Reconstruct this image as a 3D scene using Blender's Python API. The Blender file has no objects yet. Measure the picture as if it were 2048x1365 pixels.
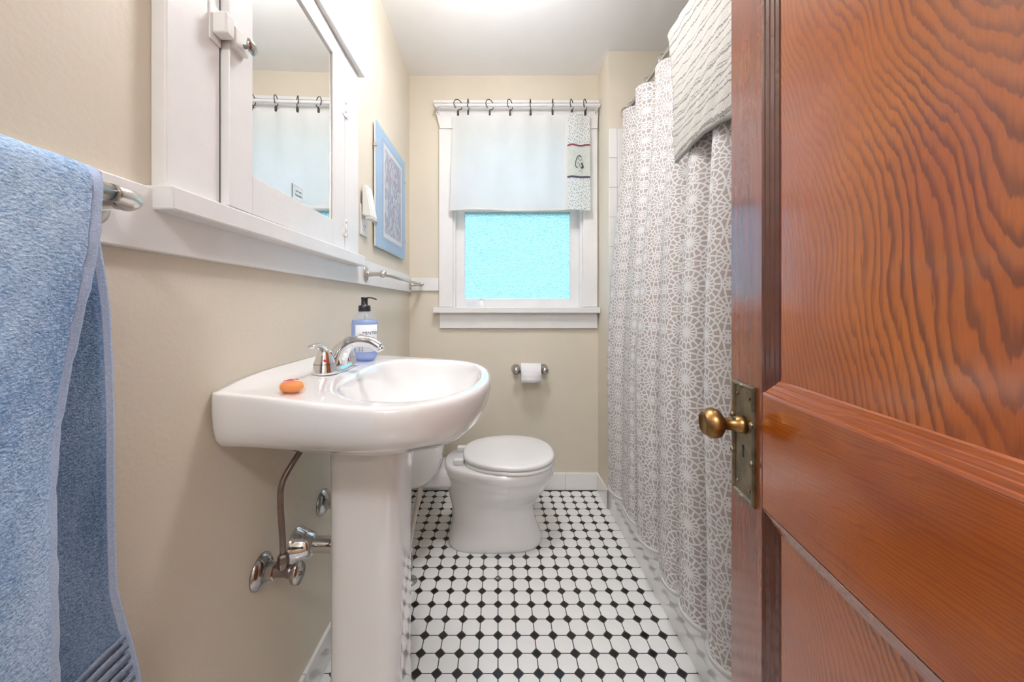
import bpy, bmesh, math, random
from mathutils import Vector, Matrix
random.seed(7)
PI = math.pi
C = bpy.context.scene.collection
SC = bpy.context.scene

# ------------------------------------------------------------------ camera
CAMH, FPX, U0, V0 = 1.05, 706.0, 996.0, 612.0
cam_d = bpy.data.cameras.new('camera'); cam = bpy.data.objects.new('camera', cam_d); C.objects.link(cam)
cam.location = (0, 0, CAMH); cam.rotation_euler = (PI / 2, 0, 0)
cam_d.sensor_width = 36; cam_d.lens = FPX / 2048 * 36
cam_d.shift_x = (1024 - U0) / 2048; cam_d.shift_y = -(682.5 - V0) / 2048
cam_d.clip_start = 0.01
SC.camera = cam

# ------------------------------------------------------------------ world, light, exposure
SC.view_settings.view_transform = 'Standard'; SC.view_settings.look = 'None'
SC.view_settings.gamma = 1; SC.view_settings.use_curve_mapping = False
SC.view_settings.exposure = 1.05
W = bpy.data.worlds.new('world'); SC.world = W; W.use_nodes = True
wn = W.node_tree.nodes; wl = W.node_tree.links; wn.clear()
wo = wn.new('ShaderNodeOutputWorld'); bg = wn.new('ShaderNodeBackground')
tc = wn.new('ShaderNodeTexCoord'); sx = wn.new('ShaderNodeSeparateXYZ'); cr = wn.new('ShaderNodeValToRGB')
wl.new(tc.outputs['Generated'], sx.inputs[0])
mr = wn.new('ShaderNodeMapRange'); mr.inputs[1].default_value = -1; mr.inputs[2].default_value = 1
wl.new(sx.outputs['Z'], mr.inputs[0]); wl.new(mr.outputs[0], cr.inputs[0])
cr.color_ramp.elements[0].position = 0.46; cr.color_ramp.elements[0].color = (0.13, 0.24, 0.22, 1)
ce = cr.color_ramp.elements.new(0.50); ce.color = (0.42, 0.84, 0.87, 1)
ce = cr.color_ramp.elements[2]; ce.position = 0.60; ce.color = (0.34, 0.60, 0.96, 1)
wl.new(cr.outputs[0], bg.inputs[0]); bg.inputs[1].default_value = 1.38
wl.new(bg.outputs[0], wo.inputs[0])
SC.cycles.max_bounces = 10; SC.cycles.diffuse_bounces = 6; SC.cycles.glossy_bounces = 5
SC.cycles.transmission_bounces = 8; SC.cycles.transparent_max_bounces = 12
SC.cycles.sample_clamp_indirect = 6.0
pd = bpy.data.lights.new('window_portal', 'AREA'); pd.shape = 'RECTANGLE'; pd.size = 0.74; pd.size_y = 1.0
pd.cycles.is_portal = True
po = bpy.data.objects.new('window_portal', pd); C.objects.link(po)
po.location = (0.113, 2.13, 1.54); po.rotation_euler = (-PI / 2, 0, 0)
GLOBE_STRENGTH = 25.0
HALL_FILL_STRENGTH = 36.0

# ------------------------------------------------------------------ node helpers
class E:
    """tiny expression compiler for shader math"""
    def __init__(s, nt, sock): s.nt, s.s = nt, sock
    def _op(s, op, *a, clamp=False):
        n = s.nt.nodes.new('ShaderNodeMath'); n.operation = op; n.use_clamp = clamp
        for i, v in enumerate((s,) + a):
            if isinstance(v, E): s.nt.links.new(v.s, n.inputs[i])
            else: n.inputs[i].default_value = v
        return E(s.nt, n.outputs[0])
    def __add__(s, o): return s._op('ADD', o)
    __radd__ = __add__
    def __sub__(s, o): return s._op('SUBTRACT', o)
    def __rsub__(s, o): return (s * -1) + o
    def __mul__(s, o): return s._op('MULTIPLY', o)
    __rmul__ = __mul__
    def __truediv__(s, o): return s._op('DIVIDE', o)
    def gt(s, o): return s._op('GREATER_THAN', o)
    def lt(s, o): return s._op('LESS_THAN', o)
    def frac(s): return s._op('FRACT')
    def abs(s): return s._op('ABSOLUTE')
    def sin(s): return s._op('SINE')
    def sqrt(s): return s._op('SQRT')
    def pow(s, p): return s._op('POWER', p)
    def max(s, o): return s._op('MAXIMUM', o)
    def min(s, o): return s._op('MINIMUM', o)
    def atan2(s, o): return s._op('ARCTAN2', o)
    def step(s, a, b):
        n = s.nt.nodes.new('ShaderNodeMapRange'); n.interpolation_type = 'SMOOTHSTEP'
        s.nt.links.new(s.s, n.inputs[0]); n.inputs[1].default_value = a; n.inputs[2].default_value = b
        return E(s.nt, n.outputs[0])

def new_mat(name):
    m = bpy.data.materials.new(name); m.use_nodes = True
    nt = m.node_tree; b = nt.nodes['Principled BSDF']
    return m, nt, b
def coords(nt, kind='Object'):
    t = nt.nodes.new('ShaderNodeTexCoord'); s = nt.nodes.new('ShaderNodeSeparateXYZ')
    nt.links.new(t.outputs[kind], s.inputs[0])
    return t.outputs[kind], E(nt, s.outputs[0]), E(nt, s.outputs[1]), E(nt, s.outputs[2])
def noise(nt, vec, scale, detail=4, rough=0.55, stretch=None, dist=0.0):
    if stretch:
        mp = nt.nodes.new('ShaderNodeMapping'); mp.inputs['Scale'].default_value = stretch
        nt.links.new(vec, mp.inputs[0]); vec = mp.outputs[0]
    n = nt.nodes.new('ShaderNodeTexNoise'); n.inputs['Scale'].default_value = scale
    n.inputs['Detail'].default_value = detail; n.inputs['Roughness'].default_value = rough
    n.inputs['Distortion'].default_value = dist
    nt.links.new(vec, n.inputs['Vector'])
    return E(nt, n.outputs[0])
def mixc(nt, f, a, b):
    n = nt.nodes.new('ShaderNodeMix'); n.data_type = 'RGBA'
    if isinstance(f, E): nt.links.new(f.s, n.inputs[0])
    else: n.inputs[0].default_value = f
    for i, v in ((6, a), (7, b)):
        if isinstance(v, (tuple, list)): n.inputs[i].default_value = (*v[:3], 1)
        else: nt.links.new(v, n.inputs[i])
    return n.outputs[2]
def bump(nt, b, h, strength, dist=0.01, coat=False):
    n = nt.nodes.new('ShaderNodeBump'); n.inputs['Strength'].default_value = strength
    n.inputs['Distance'].default_value = dist
    nt.links.new(h.s, n.inputs['Height']); nt.links.new(n.outputs[0], b.inputs['Normal'])
    if coat: nt.links.new(n.outputs[0], b.inputs['Coat Normal'])
def simple(name, col, rough=0.5, metal=0.0, coat=0.0, spec=0.5, var=0.0, bmp=0.0, bscale=200.0, vscale=6.0):
    m, nt, b = new_mat(name)
    b.inputs['Base Color'].default_value = (*col, 1); b.inputs['Roughness'].default_value = rough
    b.inputs['Metallic'].default_value = metal; b.inputs['Coat Weight'].default_value = coat
    b.inputs['Coat Roughness'].default_value = 0.06
    b.inputs['Specular IOR Level'].default_value = spec
    vec, x, y, z = coords(nt)
    if var:
        f = noise(nt, vec, vscale).step(0.3, 0.7)
        nt.links.new(mixc(nt, f, tuple(c * (1 - var) for c in col), tuple(min(1, c * (1 + var)) for c in col)), b.inputs['Base Color'])
    if bmp: bump(nt, b, noise(nt, vec, bscale, 3), bmp, 0.002)
    return m

M = {}
M['wall'] = simple('beige_paint', (0.70, 0.645, 0.54), 0.5, var=0.025, bmp=0.22, bscale=130, vscale=3)
M['ceiling'] = simple('ceiling_paint', (0.90, 0.90, 0.90), 0.7, var=0.01, bmp=0.1)
M['trim'] = simple('white_gloss_paint', (0.80, 0.80, 0.80), 0.3, var=0.02, bmp=0.2, bscale=70, vscale=12)
M['porcelain'] = simple('porcelain', (0.82, 0.82, 0.82), 0.07, coat=1.0, var=0.008)
M['tub'] = simple('tub_enamel', (0.80, 0.80, 0.79), 0.08, coat=1.0, var=0.01)
M['plastic'] = simple('white_plastic', (0.83, 0.83, 0.82), 0.22, coat=0.4, var=0.01)
M['chrome'] = simple('chrome', (0.74, 0.75, 0.77), 0.05, metal=1.0, var=0.02)
M['nickel'] = simple('brushed_nickel', (0.62, 0.60, 0.57), 0.28, metal=1.0, var=0.05, bmp=0.05, bscale=400)
M['old_chrome'] = simple('worn_chrome', (0.50, 0.49, 0.48), 0.13, metal=1.0, var=0.25, vscale=60)
M['pipe'] = simple('dull_supply_pipe', (0.25, 0.21, 0.20), 0.28, metal=0.85, var=0.15, vscale=40)
M['brass'] = simple('aged_brass', (0.30, 0.175, 0.068), 0.38, metal=1.0, var=0.35, vscale=35)
M['bronze'] = simple('dark_bronze', (0.22, 0.18, 0.12), 0.36, metal=0.9, var=0.35, vscale=30)
M['black'] = simple('black_plastic', (0.02, 0.022, 0.028), 0.3, var=0.05)
M['ring'] = simple('black_metal_ring', (0.03, 0.03, 0.032), 0.4, var=0.05)
M['dark'] = simple('dark_void', (0.008, 0.008, 0.008), 0.8, var=0.05)
M['grout'] = simple('dark_grout', (0.055, 0.055, 0.053), 0.8, var=0.1, vscale=30)
M['tile_white'] = simple('white_floor_tile', (0.82, 0.82, 0.81), 0.22, var=0.02, vscale=9)
M['tile_black'] = simple('black_floor_tile', (0.010, 0.010, 0.011), 0.16, coat=0.3, var=0.1, vscale=30)
M['tile_wall'] = simple('white_wall_tile', (0.84, 0.84, 0.83), 0.1, coat=0.6, var=0.01)
M['grout_light'] = simple('grey_wall_grout', (0.42, 0.41, 0.39), 0.8, var=0.1)
M['paper'] = simple('tissue_paper', (0.83, 0.84, 0.86), 0.9, var=0.02, bmp=0.2, bscale=300)
M['cardboard'] = simple('cardboard', (0.42, 0.33, 0.24), 0.8, var=0.05)
M['red'] = simple('red_dot', (0.65, 0.01, 0.02), 0.3, var=0.02)
M['blue'] = simple('blue_dot', (0.02, 0.08, 0.6), 0.3, var=0.02)
M['ink'] = simple('dark_ink', (0.05, 0.05, 0.07), 0.6, var=0.02)
M['teal'] = simple('teal_card', (0.14, 0.40, 0.46), 0.5, var=0.02)
M['label'] = simple('label_paper', (0.80, 0.83, 0.88), 0.5, var=0.02)
M['maroon'] = simple('maroon_ribbon', (0.22, 0.03, 0.06), 0.7, var=0.05)
M['plum'] = simple('plum_ribbon', (0.07, 0.05, 0.09), 0.7, var=0.05)
M['mirror'] = simple('mirror_silver', (0.90, 0.91, 0.90), 0.0, metal=1.0, var=0.003)
M['hall_wall'] = simple('hall_paint', (0.72, 0.68, 0.60), 0.6, var=0.02)
M['hall_floor'] = simple('hall_wood', (0.32, 0.17, 0.07), 0.3, var=0.2)

def emis(name, col, s):
    m, nt, b = new_mat(name)
    b.inputs['Base Color'].default_value = (0.9, 0.9, 0.88, 1)
    b.inputs['Emission Color'].default_value = (*col, 1); b.inputs['Emission Strength'].default_value = s
    return m
M['globe'] = emis('lamp_glass', (1.0, 0.975, 0.985), GLOBE_STRENGTH)
M['hall_fill_globe'] = emis('hall_fill_glass', (0.96, 0.965, 1.0), HALL_FILL_STRENGTH)

def wood(name, mode):
    m, nt, b = new_mat(name)
    vec, x, y, z = coords(nt)
    if mode == 'panel':
        n1 = noise(nt, vec, 2.2, 2, 0.5, (1.6, 1, 1.0)); n2 = noise(nt, vec, 14, 3, 0.6, (3.0, 1, 0.5))
        n3 = noise(nt, vec, 60, 3, 0.6, (5.0, 1, 0.5))
        dx = (x - 0.255 + (n1 - 0.5) * 0.05).abs()
        f = dx.pow(1.3) * 150 + n1 * 13 + n2 * 1.8 + n3 * 0.3 - z * 30.0
        fr = f.frac()
        band = fr.step(0.25, 0.82) * (1.0 - fr.step(0.86, 0.99))
        pore = noise(nt, vec, 90, 3, 0.7, (9, 1, 0.35)).step(0.35, 0.75)
        tone = noise(nt, vec, 3.5, 2).step(0.3, 0.7)
        lo = mixc(nt, tone, (0.37, 0.072, 0.005), (0.51, 0.138, 0.012))
        mask = noise(nt, vec, 5, 3, 0.6, (1.5, 1, 0.7)).step(0.30, 0.66)
        amt = (0.90 - dx.step(0.02, 0.26) * 0.50) * (mask * 0.6 + 0.4)
        c = mixc(nt, band * amt, lo, (0.085, 0.015, 0.005))
        c = mixc(nt, pore * 0.28, c, (0.16, 0.03, 0.008))
    elif mode == 'rail':
        n1 = noise(nt, vec, 9, 3, 0.6, (0.5, 1, 3.0)); n2 = noise(nt, vec, 60, 3, 0.7, (0.12, 1, 5.0))
        f = (z * 210 + n1 * 7 + x * 9).frac()
        band = f.step(0.3, 0.8) * (1.0 - f.step(0.88, 1.0))
        tone = noise(nt, vec, 4.5, 3, 0.5, (0.8, 1, 1.6)).step(0.3, 0.7)
        lo = mixc(nt, tone, (0.28, 0.050, 0.003), (0.41, 0.098, 0.006))
        c = mixc(nt, (band * 0.30) + (n2.step(0.45, 0.75) * 0.22), lo, (0.17, 0.026, 0.006))
    else:
        n1 = noise(nt, vec, 12, 3, 0.6, (4.0, 4, 0.3)); n2 = noise(nt, vec, 80, 3, 0.7, (6.0, 6, 0.2))
        c0 = mixc(nt, n1.step(0.3, 0.7), (0.19, 0.034, 0.007), (0.27, 0.056, 0.013))
        c = mixc(nt, n2.step(0.45, 0.7) * 0.4, c0, (0.13, 0.022, 0.009))
        band = n1
    nt.links.new(c, b.inputs['Base Color'])
    haze = noise(nt, vec, 6, 2, 0.5)
    nt.links.new((haze * 0.18 + 0.14).s, b.inputs['Roughness'])
    b.inputs['Coat Weight'].default_value = 1.0; b.inputs['Coat Roughness'].default_value = 0.13
    b.inputs['Coat IOR'].default_value = 1.7
    rip = noise(nt, vec, 60, 3, 0.5, (2.2, 1, 0.5)) * 0.5 + noise(nt, vec, 5, 1) * 0.5
    b.inputs['Specular IOR Level'].default_value = 0.15
    bump(nt, b, rip + band * 0.02, 0.05, 0.01, coat=True)
    return m
M['wood_panel'] = wood('varnished_fir_panel', 'panel')
M['wood_rail'] = wood('varnished_fir_rail', 'rail')
M['wood_stile'] = wood('varnished_fir_stile', 'stile')
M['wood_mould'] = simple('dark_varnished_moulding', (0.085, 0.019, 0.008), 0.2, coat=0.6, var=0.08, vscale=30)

def obscure_glass():
    m, nt, b = new_mat('pebbled_window_glass')
    nt.nodes.remove(b)
    out = nt.nodes['Material Output']
    vec, x, y, z = coords(nt)
    h = noise(nt, vec, 130, 2, 0.5, (0.55, 4, 1.2), 0.8)
    gl = nt.nodes.new('ShaderNodeBsdfGlass'); gl.inputs['Roughness'].default_value = 0.07; gl.inputs['IOR'].default_value = 1.45
    gl.inputs['Color'].default_value = (0.90, 0.99, 1, 1)
    bp = nt.nodes.new('ShaderNodeBump'); bp.inputs['Strength'].default_value = 0.8; bp.inputs['Distance'].default_value = 0.02
    nt.links.new(h.s, bp.inputs['Height']); nt.links.new(bp.outputs[0], gl.inputs['Normal'])
    tr = nt.nodes.new('ShaderNodeBsdfTransparent'); tr.inputs[0].default_value = (0.86, 0.98, 1, 1)
    mx = nt.nodes.new('ShaderNodeMixShader'); mx.inputs[0].default_value = 0.75
    nt.links.new(gl.outputs[0], mx.inputs[2]); nt.links.new(tr.outputs[0], mx.inputs[1])
    nt.links.new(mx.outputs[0], out.inputs[0])
    return m
M['obscure'] = obscure_glass()
def clear(name, tint, k, rough=0.02):
    m, nt, b = new_mat(name); out = nt.nodes['Material Output']
    b.inputs['Base Color'].default_value = (*tint, 1); b.inputs['Roughness'].default_value = rough
    tr = nt.nodes.new('ShaderNodeBsdfTransparent'); tr.inputs[0].default_value = (*tint, 1)
    mx = nt.nodes.new('ShaderNodeMixShader'); mx.inputs[0].default_value = k
    nt.links.new(tr.outputs[0], mx.inputs[1]); nt.links.new(b.outputs[0], mx.inputs[2])
    nt.links.new(mx.outputs[0], out.inputs[0])
    return m
M['clear'] = clear('clear_bottle_plastic', (0.93, 0.96, 1.0), 0.16)
M['liquid'] = clear('blue_liquid_soap', (0.50, 0.66, 0.98), 0.5, 0.1)
M['cover_glass'] = clear('picture_glass', (0.96, 0.98, 1.0), 0.10)
M['amber'] = clear('clear_glycerine', (1.0, 0.93, 0.86), 0.10)

def cloth(name, col_fn, trans=0.3, bmp=0.3, bscale=600, rough=0.9):
    m, nt, b = new_mat(name); out = nt.nodes['Material Output']
    col = col_fn(nt)
    nt.links.new(col, b.inputs['Base Color']); b.inputs['Roughness'].default_value = rough
    b.inputs['Specular IOR Level'].default_value = 0.2
    vec = coords(nt)[0]
    if bmp: bump(nt, b, noise(nt, vec, bscale, 3), bmp, 0.002)
    if trans:
        t = nt.nodes.new('ShaderNodeBsdfTranslucent'); nt.links.new(col, t.inputs[0])
        mx = nt.nodes.new('ShaderNodeMixShader'); mx.inputs[0].default_value = trans
        nt.links.new(b.outputs[0], mx.inputs[1]); nt.links.new(t.outputs[0], mx.inputs[2])
        nt.links.new(mx.outputs[0], out.inputs[0])
    return m
def rosette(nt):
    vec, u, v, w = coords(nt, 'UV')
    P = 0.130
    def star(u, v, n):
        a = u.frac() - 0.5; c = v.frac() - 0.5
        r = (a * a + c * c).sqrt(); th = c.atan2(a)
        return r, th
    U = u / P; V = v / P
    r, th = star(U, V, 16)
    r2, th2 = star(U + 0.5, V + 0.5, 8)
    def spoke(r, th, n, off):
        d = ((th * (n / (2 * PI)) + off).frac() - 0.5).abs()        # 0.5 on the spoke, 0 between
        return r * (0.5 - d) * (2 * PI / n)                          # distance from the spoke
    def between(r, a, b): return r.gt(a) * r.lt(b)
    g = spoke(r, th, 16, 0.5).gt(0.0165) * between(r, 0.075, 0.205)
    g = g.max(spoke(r, th, 16, 0.0).gt(0.0195) * between(r, 0.240, 0.355))
    e1, t1 = star(U + 0.5, V, 8); e2, t2 = star(U, V + 0.5, 8)
    far = r.gt(0.392)
    W1 = 0.0165
    s1 = spoke(e1, t1, 8, 0.0).gt(W1) * between(e1, 0.02, 0.098)
    s2 = spoke(e2, t2, 8, 0.0).gt(W1) * between(e2, 0.02, 0.098)
    out = e1.gt(0.128) * e2.gt(0.128)
    sc = spoke(r2, th2, 16, 0.5).gt(0.017) * between(r2, 0.145, 0.6) * (r2 - 0.255).abs().gt(0.014)
    sc = sc.max(spoke(r2, th2, 8, 0.0).gt(W1) * between(r2, 0.02, 0.115))
    g = g.max(far * (s1.max(s2).max(out * sc)))
    return mixc(nt, g, (0.83, 0.83, 0.84), (0.49, 0.435, 0.41))
M['rosette'] = cloth('rosette_print_cloth', rosette, 0.22, 0.1, 500, 0.6)
M['hem'] = cloth('white_hem', lambda nt: mixc(nt, 0.5, (0.84, 0.84, 0.79), (0.82, 0.82, 0.83)), 0.25, 0.1)
M['muslin'] = cloth('white_muslin', lambda nt: mixc(nt, noise(nt, coords(nt)[0], 5).step(0.3, 0.7), (0.86, 0.87, 0.85), (0.90, 0.90, 0.90)), 0.42, 0.2)
def sprig(nt):
    vec, u, v, w = coords(nt, 'UV')
    vo = nt.nodes.new('ShaderNodeTexVoronoi'); vo.voronoi_dimensions = '2D'; vo.inputs['Scale'].default_value = 62; vo.inputs['Randomness'].default_value = 0.7
    mp = nt.nodes.new('ShaderNodeMapping'); mp.inputs['Rotation'].default_value = (0, 0, 0.6); mp.inputs['Scale'].default_value = (1.5, 1.0, 1)
    nt.links.new(vec, mp.inputs[0]); nt.links.new(mp.outputs[0], vo.inputs['Vector'])
    d = E(nt, vo.outputs['Distance'])
    tone = noise(nt, vec, 90).step(0.4, 0.6)
    return mixc(nt, d.lt(0.21), (0.85, 0.87, 0.85), mixc(nt, tone, (0.25, 0.36, 0.36), (0.48, 0.36, 0.36)))
M['sprig'] = cloth('sprig_print_cloth', sprig, 0.35, 0.1)
M['sage'] = cloth('pale_sage_linen', lambda nt: mixc(nt, noise(nt, coords(nt)[0], 40).step(0.3, 0.7), (0.70, 0.75, 0.70), (0.78, 0.82, 0.77)), 0.35, 0.3)
def mat_stripes(nt):
    vec, u, v, w = coords(nt, 'UV')
    wob = noise(nt, vec, 16, 3, 0.6, (1, 0.3, 1)) * 0.026 + noise(nt, vec, 110, 2) * 0.010
    y = v + wob
    f = None
    for pos, w in ((.018, .0012), (.048, .0012), (.082, .0016), (.098, .001), (.121, .0018), (.140, .0012), (.149, .001), (.176, .0022), (.187, .001), (.215, .0014), (.243, .001), (.262, .0018), (.300, .0012), (.335, .0016), (.352, .001), (.392, .0014), (.428, .002), (.452, .0012)):
        q = (y - (.504 - pos)).abs().lt(w * 1.9); f = q if f is None else f.max(q)
    fib = noise(nt, vec, 350, 2).step(0.3, 0.62)
    hemband = y.gt(0.481) * y.lt(0.495)
    f = (f * fib * 0.9).max(hemband * fib * 0.95)
    base = mixc(nt, noise(nt, vec, 120, 3), (0.40, 0.385, 0.355), (0.56, 0.545, 0.51))
    return mixc(nt, f, base, (0.11, 0.105, 0.10))
M['mat'] = cloth('striped_chenille', mat_stripes, 0.0, 1.0, 260)
def terry(light, dark):
    def fn(nt):
        vec, x, y, z = coords(nt)
        n1 = noise(nt, vec, 9, 3, 0.6, (1, 1, 0.5)); n2 = noise(nt, vec, 340, 2, 0.6, (1, 0.7, 1.8))
        return mixc(nt, (n1 * 0.55 + n2 * 0.75).step(0.42, 0.85), dark, light)
    return fn
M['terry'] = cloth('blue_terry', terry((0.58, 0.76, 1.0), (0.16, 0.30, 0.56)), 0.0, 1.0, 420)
M['terry_shaded'] = cloth('blue_terry_shaded', terry((0.26, 0.38, 0.56), (0.07, 0.14, 0.27)), 0.0, 0.9, 420)  # same towel, shade on the back layer painted in as darker blue
M['terry_hem'] = cloth('blue_woven_hem', terry((0.50, 0.60, 0.80), (0.36, 0.47, 0.68)), 0.0, 0.4, 500)
M['dobby'] = cloth('blue_dobby_band', terry((0.30, 0.36, 0.48), (0.13, 0.18, 0.27)), 0.0, 0.5, 400)
def soap_orange(nt):
    vec = coords(nt)[0]
    return mixc(nt, noise(nt, vec, 25).step(0.3, 0.7), (0.90, 0.30, 0.04), (0.92, 0.42, 0.09))
M['orange'] = cloth('orange_soap', soap_orange, 0.25, 0.0, rough=0.3)
def artwork(nt):
    vec, u, v, w = coords(nt, 'UV')
    n = noise(nt, vec, 3.2, 2, 0.5, (1.3, 0.8, 1), 1.4)
    bands = (n * 7).frac()
    c = mixc(nt, bands.step(0.45, 0.6), (0.58, 0.57, 0.60), (0.30, 0.31, 0.39))
    c = mixc(nt, noise(nt, vec, 4.5, 1).gt(0.60), c, (0.46, 0.33, 0.38))
    c = mixc(nt, noise(nt, vec, 3.7, 1, 0.5, (1, 1, 1), 0.8).lt(0.37), c, (0.30, 0.36, 0.54))
    inside = u.gt(0.07) * u.lt(0.93) * v.gt(0.05) * v.lt(0.95)
    return mixc(nt, inside, (0.74, 0.73, 0.71), c)
M['art'] = cloth('abstract_print', artwork, 0.0, 0.0, rough=0.6)
M['mat_blue'] = simple('pale_blue_mount', (0.33, 0.50, 0.66), 0.55, var=0.04, vscale=8)
M['mat_blue2'] = simple('blue_mount_inner', (0.30, 0.42, 0.60), 0.55, var=0.04, vscale=8)

# ------------------------------------------------------------------ mesh helpers
def mesh(name, verts, faces, smooth=False):
    me = bpy.data.meshes.new(name); me.from_pydata([tuple(v) for v in verts], [], faces); me.update()
    if smooth:
        for p in me.polygons: p.use_smooth = True
    return me
WM = {}
def link(name, me, m=None, parent=None):
    o = bpy.data.objects.new(name, me); C.objects.link(o)
    if m is not None and me is not None:
        me.materials.clear(); me.materials.append(M[m] if isinstance(m, str) else m)
    if parent is not None:
        o.parent = parent; o.matrix_parent_inverse = WM.get(parent.name, Matrix()).inverted()
    WM[o.name] = Matrix()
    return o
def tag(o, label=None, cat=None, group=None, kind=None):
    if label: o['label'] = label
    if cat: o['category'] = cat
    if group: o['group'] = group
    if kind: o['kind'] = kind
    return o
def thing(name, label, cat, loc=(0, 0, 0), group=None, kind=None):
    o = bpy.data.objects.new(name, None); C.objects.link(o); o.location = loc; o.empty_display_size = 0.05
    WM[o.name] = Matrix.Translation(loc)
    return tag(o, label, cat, group, kind)
def copy_tree(o, parent=None, offset=None):
    c = o.copy(); C.objects.link(c)
    if parent is not None: c.parent = parent
    for ch in list(o.children): copy_tree(ch, c)
    return c
def from_bm(bm, name, smooth=False):
    me = bpy.data.meshes.new(name); bm.normal_update(); bm.to_mesh(me); bm.free()
    if smooth:
        for p in me.polygons: p.use_smooth = True
    return me
def box_me(x0, x1, y0, y1, z0, z1, bev=0.0, seg=2, smooth=False):
    bm = bmesh.new(); bmesh.ops.create_cube(bm, size=1)
    for v in bm.verts:
        v.co = Vector((x0 + (v.co.x + .5) * (x1 - x0), y0 + (v.co.y + .5) * (y1 - y0), z0 + (v.co.z + .5) * (z1 - z0)))
    if bev: bmesh.ops.bevel(bm, geom=list(bm.edges) , offset=bev, segments=seg, profile=0.5, affect='EDGES')
    return from_bm(bm, 'box', smooth)
def join_me(parts):
    bm = bmesh.new()
    for p in parts: bm.from_mesh(p)
    sm = [p for m_ in parts for p in m_.polygons]
    me = from_bm(bm, 'joined')
    return me
def xform(me, mat): me.transform(mat); return me
def box(name, b, m, parent=None, bev=0.0, seg=2): return link(name, box_me(*b, bev, seg), m, parent)
def grid_me(fn, nu, nv, closed_u=False, uv=None, smooth=True, thick=0.0):
    vs = [fn(i, j) for j in range(nv) for i in range(nu)]
    fs = []
    for j in range(nv - 1):
        for i in range(nu if closed_u else nu - 1):
            a = j * nu + i; b_ = j * nu + (i + 1) % nu
            fs.append((a, b_, b_ + nu, a + nu))
    me = mesh('grid', vs, fs, smooth)
    if uv:
        L = me.uv_layers.new(name='UVMap')
        for lp in me.loops:
            j, i = divmod(lp.vertex_index, nu); L.data[lp.index].uv = uv(i, j)
    return me
def solidify(o, t, offset=0.0):
    md = o.modifiers.new('thickness', 'SOLIDIFY'); md.thickness = t; md.offset = offset
    return o
def subsurf(o, n=1):
    md = o.modifiers.new('smooth', 'SUBSURF'); md.levels = n; md.render_levels = n
    return o
def loft_me(rings, cap0=True, cap1=True, smooth=True):
    n = len(rings[0]); vs = [v for r in rings for v in r]; fs = []
    for j in range(len(rings) - 1):
        for i in range(n):
            a, b_ = j * n + i, j * n + (i + 1) % n
            fs.append((a, b_, b_ + n, a + n))
    if cap0: fs.append(tuple(reversed(range(n))))
    if cap1: fs.append(tuple((len(rings) - 1) * n + i for i in range(n)))
    return mesh('loft', vs, fs, smooth)
def frame(axis):
    a = Vector(axis).normalized(); t = Vector((0, 0, 1)) if abs(a.z) < 0.9 else Vector((1, 0, 0))
    u = a.cross(t).normalized(); return a, u, u.cross(a).normalized()
def lathe_me(p, axis, prof, n=28, cap=True, smooth=True, sx=1.0, sy=1.0):
    """prof: (distance along the axis, radius)"""
    a, u, w = frame(axis); p = Vector(p)
    rings = [[p + a * d + (u * math.cos(2 * PI * i / n) * sx + w * math.sin(2 * PI * i / n) * sy) * max(r, 1e-5) for i in range(n)] for d, r in prof]
    return loft_me(rings, cap, cap, smooth)
def tube_me(pts, rad, n=14, smooth=True, flat=1.0):
    pts = [Vector(p) for p in pts]; k = len(pts)
    rr = rad if isinstance(rad, (list, tuple)) else [rad] * k
    rings = []; prev = None
    for i in range(k):
        t = (pts[min(i + 1, k - 1)] - pts[max(i - 1, 0)]).normalized()
        if prev is None:
            _, u, w = frame(t)
        else:
            u = prev - t * prev.dot(t); u.normalize(); w = t.cross(u)
        prev = u
        rings.append([pts[i] + (u * math.cos(2 * PI * j / n) + w * math.sin(2 * PI * j / n) * flat) * rr[i] for j in range(n)])
    return loft_me(rings, True, True, smooth)
def spline(pts, k=8):
    pts = [Vector(p) for p in pts]; out = []
    for i in range(len(pts) - 1):
        p0, p1, p2, p3 = pts[max(i - 1, 0)], pts[i], pts[i + 1], pts[min(i + 2, len(pts) - 1)]
        for s in range(k):
            t = s / k
            out.append(0.5 * ((2 * p1) + (p2 - p0) * t + (2 * p0 - 5 * p1 + 4 * p2 - p3) * t * t + (3 * p1 - p0 - 3 * p2 + p3) * t ** 3))
    out.append(pts[-1]); return out
def lerp(a, b, t): return a + (b - a) * t
def sm(a, b, x):
    t = max(0.0, min(1.0, (x - a) / (b - a))); return t * t * (3 - 2 * t)
def pw(x, xs, ys):
    if x <= xs[0]: return ys[0]
    for i in range(len(xs) - 1):
        if x <= xs[i + 1]:
            t = (x - xs[i]) / (xs[i + 1] - xs[i]); return lerp(ys[i], ys[i + 1], t)
    return ys[-1]
def text_me(s, size, depth=0.0003, align='CENTER'):
    cu = bpy.data.curves.new('txt', 'FONT'); cu.body = s; cu.size = size; cu.align_x = align; cu.align_y = 'CENTER'
    cu.extrude = depth; cu.resolution_u = 3
    o = bpy.data.objects.new('txt', cu); C.objects.link(o)
    bpy.context.view_layer.update()
    dg = bpy.context.evaluated_depsgraph_get(); me = bpy.data.meshes.new_from_object(o.evaluated_get(dg))
    bpy.data.objects.remove(o); bpy.data.curves.remove(cu)
    return me
def ring_super(cx, cy, z, ax, ay, e, n=48):
    out = []
    for i in range(n):
        t = 2 * PI * i / n; c, s = math.cos(t), math.sin(t)
        out.append(Vector((cx + ax * math.copysign(abs(c) ** (2 / e), c), cy + ay * math.copysign(abs(s) ** (2 / e), s), z)))
    return out

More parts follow.
